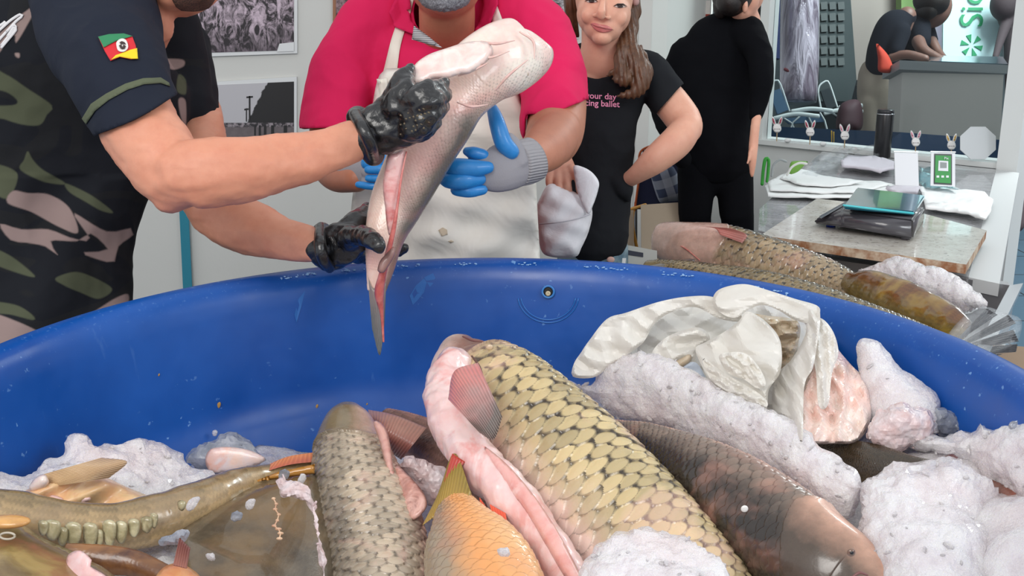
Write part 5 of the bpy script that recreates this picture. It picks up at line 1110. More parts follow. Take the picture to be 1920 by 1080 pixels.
garment('black_sweater', [[(1396, 46, 2.1, 24, .8), (1384, 60, 2.12, 54, .7), (1362, 92, 2.14, 80, .6), (1347, 140, 2.15, 84, .6), (1342, 200, 2.15, 74, .65), (1342, 255, 2.15, 70, .7), (1343, 300, 2.15, 72, .7)], [(1400, 62, 2.1, 34), (1420, 95, 2.07, 26), (1428, 140, 2.05, 22), (1424, 185, 2.05, 17), (1417, 218, 2.045, 12)],
    [(1290, 100, 2.16, 34), (1262, 150, 2.18, 26), (1240, 190, 2.18, 20), (1240, 215, 2.15, 17), (1262, 262, 2.1, 18), (1280, 300, 2.08, 16)]], m_blk, bl, .005, 5, wrinkle=.003)
garment('black_trousers', [[(1343, 270, 2.155, 70, .7), (1340, 310, 2.155, 71, .7), (1340, 330, 2.16, 60, .6)], [(1308, 320, 2.15, 38, .9), (1303, 400, 2.17, 31, .9), (1305, 470, 2.2, 29), (1315, 1010, 2.36, 24)], [(1376, 320, 2.15, 36, .9), (1381, 400, 2.17, 32, .9), (1384, 470, 2.2, 29), (1386, 1010, 2.36, 24)]], m_blk, bl, .006, 4)
bm = bmesh.new(); ell(bm, P(1374, -22, 2.08), (.058, .09, .075)); ell(bm, P(1352, 8, 2.1), (.022, .03, .04)); ell(bm, P(1368, 4, 2.06), (.036, .05, .036)); ell(bm, P(1404, -30, 2.1), (.05, .08, .05)); obj('hair', bm, mat('black_hair', (30, 22, 20), .5, (160, .5)), bl)

# ---------------------------------------------------------------- chair, bag, boxes behind the woman
ch = thing('folding_chair', 'navy fabric chair with an orange edge standing behind the smiling woman', 'chair', PZ(1230, 640, 0) if False else (.42, 3.2, 0))
def pxslab(name, pts, d, th, m, parent=None, bev=0):
    fwd = Vector((0, cp, -sp)); return slab(name, [P(u, v, d if not isinstance(d, (list, tuple)) else d[i]) for i, (u, v) in enumerate(pts)], tuple(fwd*th), m, parent, bev)
m_or, m_nv = mat('orange_tape', (176, 84, 40), .8), mat('navy_canvas', (26, 32, 62), .9, (300, .3))
pxslab('backrest', [(1206, 282), (1282, 280), (1276, 392), (1190, 392)], 2.3, .012, m_nv, ch)
bm = bmesh.new(); tube(bm, [(1190, 394, 2.295, 2.2), (1199, 330, 2.295, 2.2), (1206, 280, 2.295, 2.2), (1282, 278, 2.295, 2.2), (1278, 392, 2.295, 2.2)], 10, 60); obj('orange_edging', bm, m_or, ch)
bm = bmesh.new(); tube(bm, [(1188, 390, 2.27, 3), (1186, 420, 2.25, 3), (1192, 455, 2.25, 3), (1198, 480, 2.25, 3)], 10, 20); tube(bm, [(1184, 392, 2.27, 3), (1210, 384, 2.2, 3)], 10, 8); obj('yellow_armrest', bm, mat('mustard_frame', (196, 140, 50), .5), ch)
for k, (u, w) in enumerate(((1192, 700), (1276, 700))):
    bm = bmesh.new(); tube(bm, [(u, 380, 2.31, 3), (u, 1000, 2.52, 3)], 10, 10); obj('leg', bm, mat('chair_metal', (120, 124, 130), .35, metal=.8), ch)
t = NT('plaid_cloth'); s_ = t.n('SeparateXYZ'); t.l(t.obj(), s_.inputs[0])
def stripes(v): return t.map(t.math('SINE', t.math('MULTIPLY', v, 120.)), -.1, .1)
c = t.mix(stripes(t.math('ADD', s_.outputs[0], t.math('MULTIPLY', s_.outputs[2], .35))), srgb((44, 54, 78)), srgb((120, 126, 140))); c = t.mix(t.math('MULTIPLY', stripes(t.math('ADD', s_.outputs[2], t.math('MULTIPLY', s_.outputs[0], -.3))), .5), c, srgb((150, 156, 166)))
t.P(Base_Color=c, Roughness=.9); m_plaid = t.m
tag(link('plaid_cloth', inflate([(1222, 325), (1245, 312), (1262, 312), (1275, 340), (1280, 372), (1255, 378), (1238, 380), (1226, 352)], [(1250, 345, 2.27)], .03, step=6, smooth=50), m_plaid), 'blue and grey checked cloth hanging over the navy chair', 'cloth')
bxx = thing('cardboard_box', 'beige cardboard box between the woman and the person in black', 'box', (.42, 2.95, 0))
m_card = mat('cardboard', (184, 168, 146), .8, (80, .2), (8, .05))
pxslab('front_panel', [(1202, 384), (1279, 379), (1276, 560), (1204, 560)], 2.18, .01, m_card, bxx); pxslab('side_panel', [(1168, 394), (1188, 394), (1190, 560), (1168, 560)], 2.22, .05, m_card, bxx)
cr_ = thing('plastic_crate', 'grey plastic crate edge with a dark handle slot behind the tank rim', 'crate', (.38, 2.5, 0))
m_crate = mat('grey_crate', (176, 178, 172), .5)
pxslab('crate_side', [(1158, 456), (1232, 470), (1232, 600), (1158, 600)], 1.98, .015, m_crate, cr_); pxslab('handle_slot', [(1172, 468), (1206, 474), (1206, 482), (1172, 477)], 1.978, .002, mat('slot_dark', (34, 40, 56), .6), cr_)
pxslab('crate_lip', [(1150, 484), (1174, 484), (1172, 500), (1150, 496)], 1.95, .02, m_trim, cr_)

# ---------------------------------------------------------------- counter
ct = thing('counter', 'long counter covered with grey plastic sheeting in front of the window', 'counter', (1.1, 3, 0))
t = NT('grey_plastic_sheet'); n1 = t.noise(9, 5, .65, dist=1.2); t.P(Base_Color=t.mix(t.map(n1, .3, .7), srgb((142, 142, 144)), srgb((178, 178, 180))), Roughness=.18, Coat_Weight=.5, Normal=t.bump(n1, .6, .02)); m_sheet = t.m
def zpoly(px, z): return [PZ(u, v, z) for u, v in px]
top = zpoly([(1422, 432), (1424, 392), (1500, 322), (1556, 279), (1880, 314), (1816, 520)], .885)
for i_, u_ in ((3, 1553), (4, 1878)): q_ = SILL_A+wd*spx(u_, .9)-wout*.05; top[i_] = Vector((q_.x, q_.y, .885))
slab('sheeted_top', top, (0, 0, -.03), m_sheet, ct)
slab('side_board', [top[4]+Vector((0, 0, -.001)), PZ(1911, 324, .884), PZ(1874, 532, .884), PZ(1816, 520, .884)], (0, 0, -.03), mat('light_board', (196, 198, 198), .45), ct)
base_pts = [p.copy() for p in top]; cc = sum(base_pts, Vector())/len(base_pts); base_pts = [cc+(p-cc)*.97 for p in base_pts]
slab('cabinet', [Vector((p.x, p.y, .855)) for p in base_pts], (0, 0, -.855), mat('counter_side', (128, 124, 124), .4, (6, .4, .01), (5, .25)), ct)
# marble slab on risers
t = NT('speckled_granite'); v_ = t.map(t.noise(1, 3, .6, vec=t.stretch((70, 110, 70))), .60, .66); v2 = t.map(t.noise(150, 3, .6), .6, .68)
c = t.mix(t.map(t.noise(18, 5, .7), .35, .65), srgb((190, 184, 172)), srgb((214, 210, 202))); c = t.mix(t.math('MULTIPLY', v_, .75), c, srgb((112, 106, 100))); c = t.mix(t.math('MULTIPLY', v2, .4), c, srgb((150, 130, 108)))
t.P(Base_Color=c, Roughness=.22, Coat_Weight=.3); m_gran = t.m
t = NT('stained_edge'); t.P(Base_Color=t.mix(t.map(t.noise(14, 4, .7), .4, .6), srgb((150, 100, 66)), srgb((206, 188, 164))), Roughness=.7); m_edge = t.m
gr_ = slab('stone_slab', zpoly([(1426, 441), (1532, 372), (1700, 392), (1850, 432), (1812, 496)], .925), (0, 0, -.022), m_gran)
gr_.data.materials.append(m_edge)
for f in gr_.data.polygons:
    if abs(f.normal.z) < .5: f.material_index = 1
tag(gr_, 'speckled stone slab with a rust-stained edge under the weighing scale', 'stone slab')
# scale
sc = thing('weighing_scale', 'dark weighing scale with a turquoise platform on the stone slab', 'scale', PZ(1630, 420, .925))
m_scb = mat('scale_body', (72, 70, 76), .22, coat=.6); m_scp = NT('turquoise_plate'); m_scp.P(Base_Color=m_scp.mix(m_scp.map(m_scp.noise(7, 3), .35, .65), srgb((28, 88, 106)), srgb((50, 122, 140))), Roughness=.15, Coat_Weight=.7, Metallic=.3); m_scp = m_scp.m
def zp3(l): return [PZ(u, v, z) for u, v, z in l]
bm = bmesh.new()
lowr = zp3([(1526, 420, .932), (1575, 388, .932), (1734, 410, .932), (1712, 449, .932)]); hi = zp3([(1526, 412, .945), (1590, 376, .975), (1734, 388, .985), (1712, 412, .985)])
vl = [bm.verts.new(p) for p in lowr]; vh = [bm.verts.new(p) for p in hi]
mid_l, mid_h = bm.verts.new(PZ(1580, 425, .945)), bm.verts.new(PZ(1580, 394, .975))
bm.faces.new((vh[0], mid_h, vh[1])); bm.faces.new((mid_h, vh[3], vh[2], vh[1])); bm.faces.new((vl[0], vh[0], vh[1], vl[1])); bm.faces.new((vl[1], vh[1], vh[2], vl[2])); bm.faces.new((vl[2], vh[2], vh[3], vl[3]))
bm.faces.new((vl[0], mid_l, mid_h, vh[0])); bm.faces.new((mid_l, vl[3], vh[3], mid_h)); bm.faces.new((vl[0], vl[1], vl[2], vl[3], mid_l))
bmesh.ops.bevel(bm, geom=bm.edges[:], offset=.005, segments=3, affect='EDGES'); obj('scale_body', bm, m_scb, sc)
slab('platform', zp3([(1582, 392, .990), (1606, 358, .990), (1734, 373, .990), (1714, 404, .990)]), (0, 0, .010), m_scp, sc, .003)
bm = bmesh.new(); tube(bm, [(1582, 385, 1.845, 2), (1640, 392, 1.83, 2.4), (1712, 400, 1.815, 2)], 8, 12); obj('platform_edge', bm, mat('turquoise_edge', (60, 196, 206), .2, coat=.6), sc)
for (u, v) in ((1560, 424), (1700, 448), (1725, 415), (1585, 392)):
    bm = bmesh.new(); p = PZ(u, v, .928); bmesh.ops.create_cone(bm, cap_ends=True, segments=16, radius1=.012, radius2=.012, depth=.010, matrix=Matrix.Translation(p+Vector((0, 0.01, .002)))); obj('foot', bm, mat('foot_blue', (32, 62, 160), .5) if u == 1560 else m_scb, sc)
bm = bmesh.new(); rings_ = [zp3([(1538, 410, .962), (1560, 398, .968), (1580, 386, .978), (1572, 392, .976), (1552, 404, .966)])]
slab('display_panel', zp3([(1540, 410, .958), (1592, 380, .979), (1586, 378, .979), (1536, 406, .958)]), (0, 0, .001), mat('display_dark', (34, 34, 42), .1, coat=.8), sc)
# papers and cloths
def crumple(name, poly, z, th, m, label, cat, group=None, amp=.006, seed=0, layers=1, lift=.012):
    pl = []; G = []; stp = 5
    for i_ in range(len(poly)):
        a_, b_ = np.array(poly[i_], float), np.array(poly[(i_+1) % len(poly)], float); k_ = max(1, int(np.hypot(*(b_-a_))/5)); pl += [a_+(b_-a_)*t_/k_+(np.array([noise.noise(Vector((a_[0]+t_*3, seed, k_)))*2, 0]) if t_ else 0) for t_ in range(k_)]
    pl = np.array(pl)
    lo, hi = pl.min(0), pl.max(0)
    for y in np.arange(lo[1]+2, hi[1], stp*.7):
        for x in np.arange(lo[0]+2, hi[0], stp): G.append((x, y))
    G = np.array(G); G = G[inpoly(G, pl)]; G = G[polydist(G, pl) > 2]; A = np.vstack([pl, G])
    r = delaunay_2d_cdt([Vector(a) for a in A], [], [list(range(len(pl)))], 1, 1e-4); V = []
    for a in r[0]:
        p = PZ(a[0], a[1], z); w = noise.fractal(Vector((p.x*9, p.y*9, seed*3.3)), 1., 2., 4); e = 1-abs(noise.noise(Vector((p.x*14+p.y*6, p.y*10, seed*5.)))*2); V.append(p+Vector((0, 0, max(0, w*amp+e*amp*.8)+.004)))
    o = link(name, mesh_np(V, [tuple(f) for f in r[2]]), m); so = o.modifiers.new('s', 'SOLIDIFY'); so.thickness = th; so.offset = -1
    return tag(o, label, cat, group)
m_paper = mat('white_paper', (232, 233, 232), .6, (30, .3, .005)); m_cloth = mat('white_lilac_cloth', (206, 200, 208), .85, (40, .4, .004))
pk = thing('paper_stack', 'loose stack of white wrapping paper left of the scale on the counter', 'paper', PZ(1540, 360, .89))
for k, (pl_, z_) in enumerate((([(1434, 352), (1470, 338), (1560, 340), (1640, 344), (1680, 352), (1668, 366), (1600, 376), (1520, 376), (1440, 372)], .890), ([(1440, 346), (1468, 330), (1500, 322), (1545, 336), (1600, 342), (1650, 344), (1672, 350), (1600, 366), (1520, 366), (1444, 362)], .897), ([(1462, 338), (1480, 324), (1500, 321), (1540, 332), (1590, 341), (1620, 346), (1560, 354), (1500, 352)], .904))):
    q_ = crumple('sheet', pl_, z_, .003, m_paper, None, None, amp=.004, seed=1+k); q_.parent = pk; q_.matrix_parent_inverse = Matrix.Translation(pk.location).inverted()
crumple('towel', [(1576, 308), (1590, 296), (1640, 300), (1676, 310), (1676, 322), (1650, 328), (1600, 320), (1578, 318)], .90, .007, m_cloth, 'folded lilac-white towel beside the black bottle', 'towel', amp=.006, seed=2)
crumple('paper_towel', [(1722, 358), (1760, 358), (1800, 362), (1845, 368), (1862, 380), (1856, 405), (1845, 420), (1825, 410), (1790, 402), (1735, 398), (1732, 380)], .895, .005, m_paper, 'crumpled white paper behind the scale at the right', 'paper', amp=.008, seed=3)
crumple('napkin', [(1660, 358), (1690, 352), (1725, 356), (1720, 368), (1680, 368)], .90, .008, m_cloth, 'small flat napkin in front of the white card', 'napkin', amp=.004, seed=4)
m_clear = NT('clear_wrap'); m_clear.P(Base_Color=(.9, .95, .98, 1), Roughness=.08, Alpha=.16, Coat_Weight=1., Normal=m_clear.bump(m_clear.noise(12, 4, .6, dist=1.5), 1., .02)); m_clear = m_clear.m
crumple('plastic_wrap', [(1500, 335), (1520, 318), (1555, 290), (1580, 278), (1660, 286), (1640, 300), (1590, 298), (1575, 318), (1560, 330), (1530, 338)], .90, .001, m_clear, 'clear crinkled plastic wrap at the far left of the counter top', 'plastic wrap', amp=.02, seed=5)
crumple('plastic_wrap', [(1722, 320), (1745, 316), (1750, 345), (1780, 352), (1795, 368), (1740, 362), (1722, 350)], .90, .001, mat('teal_wrap', (110, 170, 180), .12, (20, .8, .01), coat=1., alpha=.6), 'teal-tinted plastic wrap between the two card stands', 'plastic wrap', amp=.02, seed=6)
# bottle
bt = thing('thermos_bottle', 'tall black bottle standing against the window sill', 'bottle', PZ(1653, 299, .89))
bb = PZ(1653, 296, .89); bm = bmesh.new(); pr = [(.0, 0), (.030, 0), (.033, .006), (.033, .17), (.031, .176), (0, .176)]; NN = 36
def lathe(bm, c, pr, NN=36):
    rr = [[bm.verts.new(c+Vector((max(r, .0004)*math.cos(a), max(r, .0004)*math.sin(a), z))) for a in np.linspace(0, 2*math.pi, NN+1)[:-1]] for r, z in pr]
    for i in range(len(rr)-1):
        for j in range(NN): bm.faces.new((rr[i][j], rr[i][(j+1) % NN], rr[i+1][(j+1) % NN], rr[i+1][j]))
lathe(bm, bb, pr); obj('body', bm, mat('bottle_black', (20, 20, 24), .3), bt)
bm = bmesh.new(); lathe(bm, bb, [(0, .1765), (.031, .1765), (.032, .186), (.030, .192), (0, .192)]); obj('lid', bm, mat('bottle_lid', (40, 40, 44), .25), bt)
bm = bmesh.new(); lathe(bm, bb, [(.0345, .174), (.0345, .177), (.031, .177)]); obj('lid_ring', bm, mat('steel_ring', (190, 190, 194), .2, metal=.9), bt)
# card stands (their square codes are left out)
def card(label, px, d, face_m, parts=None):
    r = thing('card_stand', label, 'card stand', P(px[3][0], px[3][1], d), 'card stands on the counter')
    m_acr = mat('acrylic', (210, 220, 222), .1, coat=.8)
    fr = pxslab('card', px, d, .003, face_m, r)
    (a, b, c_, e) = px; pxslab('acrylic_edge', [(a[0]-1, a[1]-3), (b[0]+1, b[1]-3), (b[0]+1, b[1]-1), (a[0]-1, a[1]-1)], d, .004, m_acr, r)
    q = PZ((e[0]+c_[0])/2, (e[1]+c_[1])/2+2, .893); box('foot', (q.x-.045, q.y-.03, q.z-.006), (q.x+.045, q.y+.03, q.z), m_acr, r)
    return r
m_card_w = mat('card_white', (232, 234, 238), .4)
r = card('blank white card in an acrylic stand, left of the green card', [(1677, 286), (1721, 287), (1723, 349), (1679, 347)], 2.36, m_card_w)
r = card('white card printed with a green phone screen in an acrylic stand', [(1746, 286), (1791, 287), (1791, 350), (1745, 348)], 2.36, m_card_w)
m_gr, m_dk = mat('app_green', (52, 150, 70), .4), mat('phone_dark', (34, 44, 44), .3)
ph = pxslab('phone_outline', [(1752, 288), (1785, 289), (1785, 347), (1751, 345)], 2.3585, .001, m_dk, r); pxslab('green_screen', [(1754, 291), (1783, 292), (1783, 344), (1753, 342)], 2.3575, .001, m_gr, ph)
pxslab('white_square', [(1760, 301), (1778, 302), (1778, 321), (1759, 320)], 2.3565, .001, m_card_w, ph); pxslab('grey_square', [(1763, 304), (1775, 305), (1775, 315), (1763, 315)], 2.3558, .0007, mat('grey_square', (150, 156, 156), .5), ph)
for k in range(3): pxslab('screen_icon', [(1756+k*9, 329), (1761+k*9, 329), (1761+k*9, 333), (1756+k*9, 333)], 2.3565, .0007, m_card_w, ph)
def px_text(s, size, u, v, d, m, parent, name, rot=0, mirror=False):
    cu = bpy.data.curves.new('t', 'FONT'); cu.body = s; cu.size = R(size, d); cu.extrude = .0004; cu.resolution_u = 3; o = bpy.data.objects.new('t', cu); C.objects.link(o)
    dg = bpy.context.evaluated_depsgraph_get(); me = bpy.data.meshes.new_from_object(o.evaluated_get(dg)); bpy.data.objects.remove(o)
    M = Matrix.Translation(P(u, v, d)) @ Matrix.Rotation(math.pi/2-PITCH, 4, 'X') @ Matrix.Rotation(rot, 4, 'Z') @ Matrix.Diagonal((-1 if mirror else 1, 1, 1, 1)); me.transform(M); me.materials.clear()
    return link(name, me, m, parent, smooth=False)
px_text('Pix', 7, 1770, 299, 2.355, m_card_w, ph, 'printed_word')
# rabbit picks along the sill
m_ra, m_rp, m_ry, m_st = mat('rabbit_white', (236, 232, 230), .6), mat('ear_pink', (226, 150, 170), .6), mat('ear_yellow', (220, 176, 90), .6), mat('wood_pick', (176, 150, 116), .7)
m_rd2 = mat('ear_red', (176, 60, 86), .6)
for (u, v, b, em, lab) in ((1457, 240, 272, m_rd2, 'first rabbit-head pick with dark pink ears, leftmost on the window sill'), (1519, 247, 280, m_rd2, 'rabbit-head pick with dark pink ears, second from the left on the sill'), (1584, 254, 282, m_rp, 'rabbit-head pick with pale pink ears left of the black bottle'), (1717, 266, 290, m_rp, 'rabbit-head pick with pale pink ears above the blank white card'), (1784, 272, 292, m_ry, 'rabbit-head pick with yellow ears beside the white octagon')):
    s = spx(u, .95); base = SILL_A+wd*s+Vector((0, 0, .0)); dd = pos_px([tuple(base)])[1][0]-.02
    r = thing('rabbit_pick', lab, 'cake pick', P(u, b, dd), 'rabbit picks on the sill')
    bm = bmesh.new(); tube(bm, [(u-1, b, dd, 1), (u, v+6, dd, 1)], 6, 4); obj('stick', bm, m_st, r)
    link('head', inflate([(u-8, v+2), (u-7, v-4), (u-3, v-8), (u+3, v-8), (u+7, v-4), (u+8, v+3), (u+4, v+8), (u-4, v+8)], [(u, v, dd-.002)], .004, step=2.5, smooth=26), m_ra, r)
    for q in (-1, 1):
        link('ear', inflate([(u+q*2, v-6), (u+q*4, v-16), (u+q*9, v-22), (u+q*10, v-14), (u+q*6, v-5)], [(u, v, dd)], .003, step=2.5, smooth=20), m_ra, r)
        link('inner_ear', inflate([(u+q*4, v-8), (u+q*5.5, v-15), (u+q*8.5, v-19), (u+q*8.5, v-14), (u+q*6, v-8)], [(u, v, dd-.0028)], .002, step=2, smooth=16), em, r)
    bm = bmesh.new()
    for q in (-4, 0, 4): tube(bm, [(u+q-1.3, v+2, dd-.0045, .55), (u+q+1.3, v+2, dd-.0045, .55)], 6, 3)
    obj('face_marks', bm, mat('face_dark', (70, 56, 56), .6), r)
oc = pxslab('octagonal_sign', [(1798+(36)+36*math.cos(a), 268+33*math.sin(a)) for a in np.arange(8)*math.pi/4+math.pi/8], pos_px([tuple(SILL_A+wd*spx(1834)+Vector((0, 0, .1)))])[1][0]-.03, .004, mat('sign_back', (206, 210, 212), .6)); tag(oc, 'blank octagonal card stuck on the window at its right end', 'sign')
# green handled thing and loops against the low wall
gh = thing('green_bag', 'bright green bag with a handle hole leaning on the low white wall', 'bag', P(1436, 345, 2.5))
bm = bmesh.new(); tube(bm, [(1429, 345, 2.55, 3.2), (1431, 320, 2.55, 3), (1435, 299, 2.55, 3.4), (1441, 300, 2.55, 3), (1440, 325, 2.55, 3), (1438, 340, 2.55, 2.6)], 10, 40); obj('handle', bm, mat('bag_green', (40, 150, 40), .5), gh)
link('panel', inflate([(1482, 306), (1490, 302), (1515, 303), (1508, 310), (1496, 322), (1480, 326)], [(1495, 312, 2.6)], .01, step=3, smooth=20), mat('leaf_green', (110, 160, 60), .6), gh)
for (pts, m_, lab) in (([(1447, 330), (1450, 310), (1462, 300), (1474, 303)], mat('cord_grey', (150, 156, 156), .5), 'thick grey hose loop beside the green bag'), ([(1476, 328), (1484, 314), (1498, 306), (1512, 307)], mat('cord_white', (216, 216, 210), .5), 'white hose loop in front of the green leaf panel')):
    bm = bmesh.new(); tube(bm, [(u, v, 2.52, 2.2) for u, v in pts], 10, 20); tag(obj('hose', bm, m_), lab, 'hose', 'hoses by the low wall')

# ---------------------------------------------------------------- tray with fish in front of the counter
tr = thing('steel_tray', 'long stainless steel tray holding whole fish and ice beside the blue tank', 'tray', (.75, 2.2, 0))
m_steel = mat('brushed_steel', (176, 176, 178), .28, (60, .15), metal=.85)
TQ = [PZ(1392, 469, .87), PZ(1892, 543, .87), PZ(1810, 700, .87), PZ(1330, 560, .87)]
TQ[3] = PZ(1195, 505, .87); cq = sum(TQ, Vector())/4
slab('tray_floor', [Vector((p.x, p.y, .80)) for p in TQ], (0, 0, -.015), m_steel, tr)
for i in range(4):
    a, b = TQ[i], TQ[(i+1) % 4]; e = (b-a).normalized(); nn = Vector((-e.y, e.x, 0)); nn = nn if nn.dot(cq-a) < 0 else -nn
    if i == 2: continue
    slab('tray_wall', [Vector((a.x, a.y, .785)), Vector((b.x, b.y, .785)), Vector((b.x, b.y, .87)), Vector((a.x, a.y, .87))], tuple(nn*.012), m_steel, tr); 
slab('tray_rim', [TQ[0], TQ[1], TQ[1]+Vector((.01, .03, 0)), TQ[0]+Vector((.01, .03, 0))], (0, 0, .01), m_steel, tr)
slab('tray_rim', [TQ[1], TQ[2], TQ[2]+Vector((.04, .02, 0)), TQ[1]+Vector((.04, .02, 0))], (0, 0, .01), mat('clear_edge', (170, 176, 180), .2, coat=.8), tr)
for p in (TQ[0], TQ[1], TQ[2]): q = cq+(p-cq)*.9; box('leg', (q.x-.02, q.y-.02, 0), (q.x+.02, q.y+.02, .79), m_steel, tr)
r = thing('carp', 'pink-bellied scaled carp on the steel tray, head at the left end', 'fish', P(1400, 480, 1.85), 'fish on the steel tray')
m_n1 = fish_mat('carp_tray', (64, 56, 46), (172, 152, 120), (226, 188, 170), (46, 42, 36), head_c=(226, 184, 170), net_lo=-1, net_hi=-.4, net_amt=.95, rough=.22, coat=.8, blotch=((230, 176, 156), 6, .55, .35), belly_at=(-1.2, -.6), back_at=(.3, .9))
link('body', fish_mesh([(1222, 448, 2.06, 16, .7), (1240, 450, 2.05, 34, .8), (1290, 462, 2.0, 46, .85), (1350, 470, 1.96, 50, .85), (1420, 490, 1.9, 50, .8), (1490, 512, 1.84, 48, .75), (1550, 530, 1.79, 42, .7), (1620, 560, 1.72, 30, .6), (1690, 588, 1.66, 20, .5)], 460, 200, dors=35, circ=13, lift=.003, head=.30, gill=.03, seed=2), m_n1, r)
bm = bmesh.new(); tube(bm, [(1258, 452, 1.99, 1), (1285, 466, 1.955, 1.6), (1312, 488, 1.93, 1.2)], 8, 12); obj('gill_line', bm, flesh('gill_line', (214, 140, 128), (190, 110, 100), None, 40), r)
fin('pectoral_fin', [(1312, 424, 1.93), (1340, 428, 1.91), (1350, 440, 1.9)], [(1372, 428, 1.9), (1400, 440, 1.88), (1392, 456, 1.87)], fin_mat('pec_rose', (196, 120, 110), (170, 110, 100), (130, 84, 78)), r, rays=10)
r = thing('carp', 'dark-scaled carp lying along the tank rim in front of the pink-bellied one', 'fish', P(1500, 560, 1.7), 'fish on the steel tray')
m_n2 = fish_mat('carp_tray_dark', (70, 62, 48), (150, 134, 100), (170, 150, 120), (40, 38, 32), net_lo=-1, net_hi=-.4, net_amt=.95, rough=.2, coat=.8)
link('body', fish_mesh([(1205, 505, 1.95, 16, .8), (1260, 512, 1.92, 24, .9), (1340, 530, 1.86, 34, .9), (1430, 550, 1.78, 42, .9), (1520, 576, 1.70, 44, .9), (1600, 598, 1.62, 38, .85), (1680, 618, 1.55, 28, .8), (1760, 642, 1.48, 18, .7), (1800, 656, 1.45, 10, .6)], 520, 180, dors=40, circ=12, lift=.003, head=.02, gill=0, seed=7), m_n2, r)
r = thing('carp', 'glossy orange-brown fish at the right end of the steel tray', 'fish', P(1700, 580, 1.6), 'fish on the steel tray')
m_n3 = fish_mat('amber_fish', (74, 46, 28), (112, 72, 36), (120, 100, 54), (50, 36, 24), net_amt=.1, rough=.15, coat=1., blotch=((170, 140, 60), 9, .52, .6))
link('body', fish_mesh([(1585, 525, 1.74, 16), (1620, 540, 1.7, 34), (1670, 562, 1.65, 44), (1730, 588, 1.6, 44), (1780, 608, 1.55, 34), (1812, 620, 1.52, 18)], 200, 120, dors=40, circ=60, lift=0, head=.02, gill=0, bumps=.004), m_n3, r)
r = thing('fish_tail_bundle', 'splayed dark tail fins in clear plastic at the right end of the tray', 'fish tail', P(1830, 640, 1.45))
for (b0, b1, t0, t1) in (((1780, 650), (1800, 630), (1870, 590), (1850, 578)), ((1790, 655), (1805, 640), (1905, 606), (1890, 590)), ((1785, 660), (1800, 650), (1910, 640), (1900, 618)), ((1790, 668), (1800, 655), (1905, 660), (1908, 645)), ((1770, 660), (1790, 655), (1850, 672), (1880, 664))):
    fin('tail_fin', [(b0[0], b0[1], 1.46), (b1[0], b1[1], 1.46)], [(t0[0], t0[1], 1.42), (t1[0], t1[1], 1.42)], fin_mat('tail_dark', (84, 80, 78), (60, 60, 64), (150, 152, 156)), r, rays=5, nv=8)
me = inflate([(1775, 640), (1800, 600), (1840, 575), (1880, 585), (1915, 600), (1908, 640), (1880, 660), (1820, 670)], [(1840, 620, 1.43)], .02, step=6, smooth=40, relief=lambda U: .006*np.sin(U[:, 0]*.2+U[:, 1]*.35)); link('plastic_film', me, m_clear, r)
ice('crushed ice piled at the back of the steel tray', [(1604, 505), (1640, 494), (1672, 480), (1700, 478), (1730, 494), (1775, 505), (1815, 530), (1842, 552), (1848, 572), (1830, 582), (1780, 584), (1730, 575), (1690, 552), (1640, 532), (1612, 528)], [(1620, 510, 1.82), (1840, 570, 1.62)], .05, seed=21, shards=300, group='ice on the steel tray')
lb = slab('kraft_board', [PZ(1790, 640, .62), PZ(2050, 660, .62), PZ(2050, 900, .62), PZ(1800, 800, .62)], (0, 0, -.6), mat('kraft', (150, 124, 100), .8, (20, .2), (6, .12))); tag(lb, 'brown cardboard box top to the right of the tank rim', 'box')
# ================================================================== WHITE PLASTIC BAG IN THE TANK
t = NT('bag_white'); n1 = t.noise(12, 4, .6); tl = t.n('BsdfTranslucent'); tl.inputs['Color'].default_value = srgb((240, 236, 228)); mx = t.n('MixShader'); mx.inputs[0].default_value = .36
t.P(Base_Color=t.mix(t.map(n1, .35, .65), srgb((250, 248, 243)), srgb((240, 236, 228))), Roughness=.34, Coat_Weight=.25, Normal=t.bump(t.noise(30, 4, .6, dist=1.2), .25, .006))
t.l(t.b.outputs[0], mx.inputs[1]); t.l(tl.outputs[0], mx.inputs[2]); t.l(mx.outputs[0], t.out.inputs['Surface']); m_bag = t.m
m_bagtan = flesh('bag_inner_tan', (214, 200, 178), (188, 168, 140), None, 18, .5); m_baggrey = mat('bag_inner_shaded', (214, 212, 206), .5, (14, .3, .01))  # grey inner film: shade inside the bag put into its colour
bag = thing('plastic_bag', 'open crumpled white plastic bag with a pink fish inside, on the ice', 'bag', P(1380, 700, 1.15))
def sheet(name, poly, ctrl, th=.012, m=None, seed=0, amp=.010, ang=0., R0=5, fr=.020, parent=None):
    # crisp folded film: triangle-wave pleats running along one main direction
    rg = np.random.RandomState(seed+40); ks = [(ang+rg.uniform(-.45, .45), rg.uniform(.7, 1.5)*fr*1.9, rg.uniform(0, 2), 1.) for _ in range(3)]+[(ang+rg.uniform(-.9, .9), rg.uniform(2.2, 4.)*fr, rg.uniform(0, 2), .5) for _ in range(5)]
    def rel(U):
        out = np.zeros(len(U)); wx = np.array([noise.noise(Vector((a*.012, b*.012, seed*3.3))) for a, b in U])
        for a, f, p, w in ks:
            x = (-U[:, 0]*math.sin(a)+U[:, 1]*math.cos(a))*f+p+wx*.8; out += w*np.abs((x % 2)-1)
        return amp*1.15*(out-2.)
    me = inflate(poly, ctrl, th*(.4 if R0 > 20 else .12), step=3.4, R0=R0, smooth=110, relief=rel, back=.3, edge_min=.1); b = bmesh.new(); b.from_mesh(me)
    for e in b.edges:
        if len(e.link_faces) == 2 and e.calc_face_angle(0) > .30: e.smooth = False
    b.to_mesh(me); b.free(); return link(name, me, m or m_bag, parent or bag)
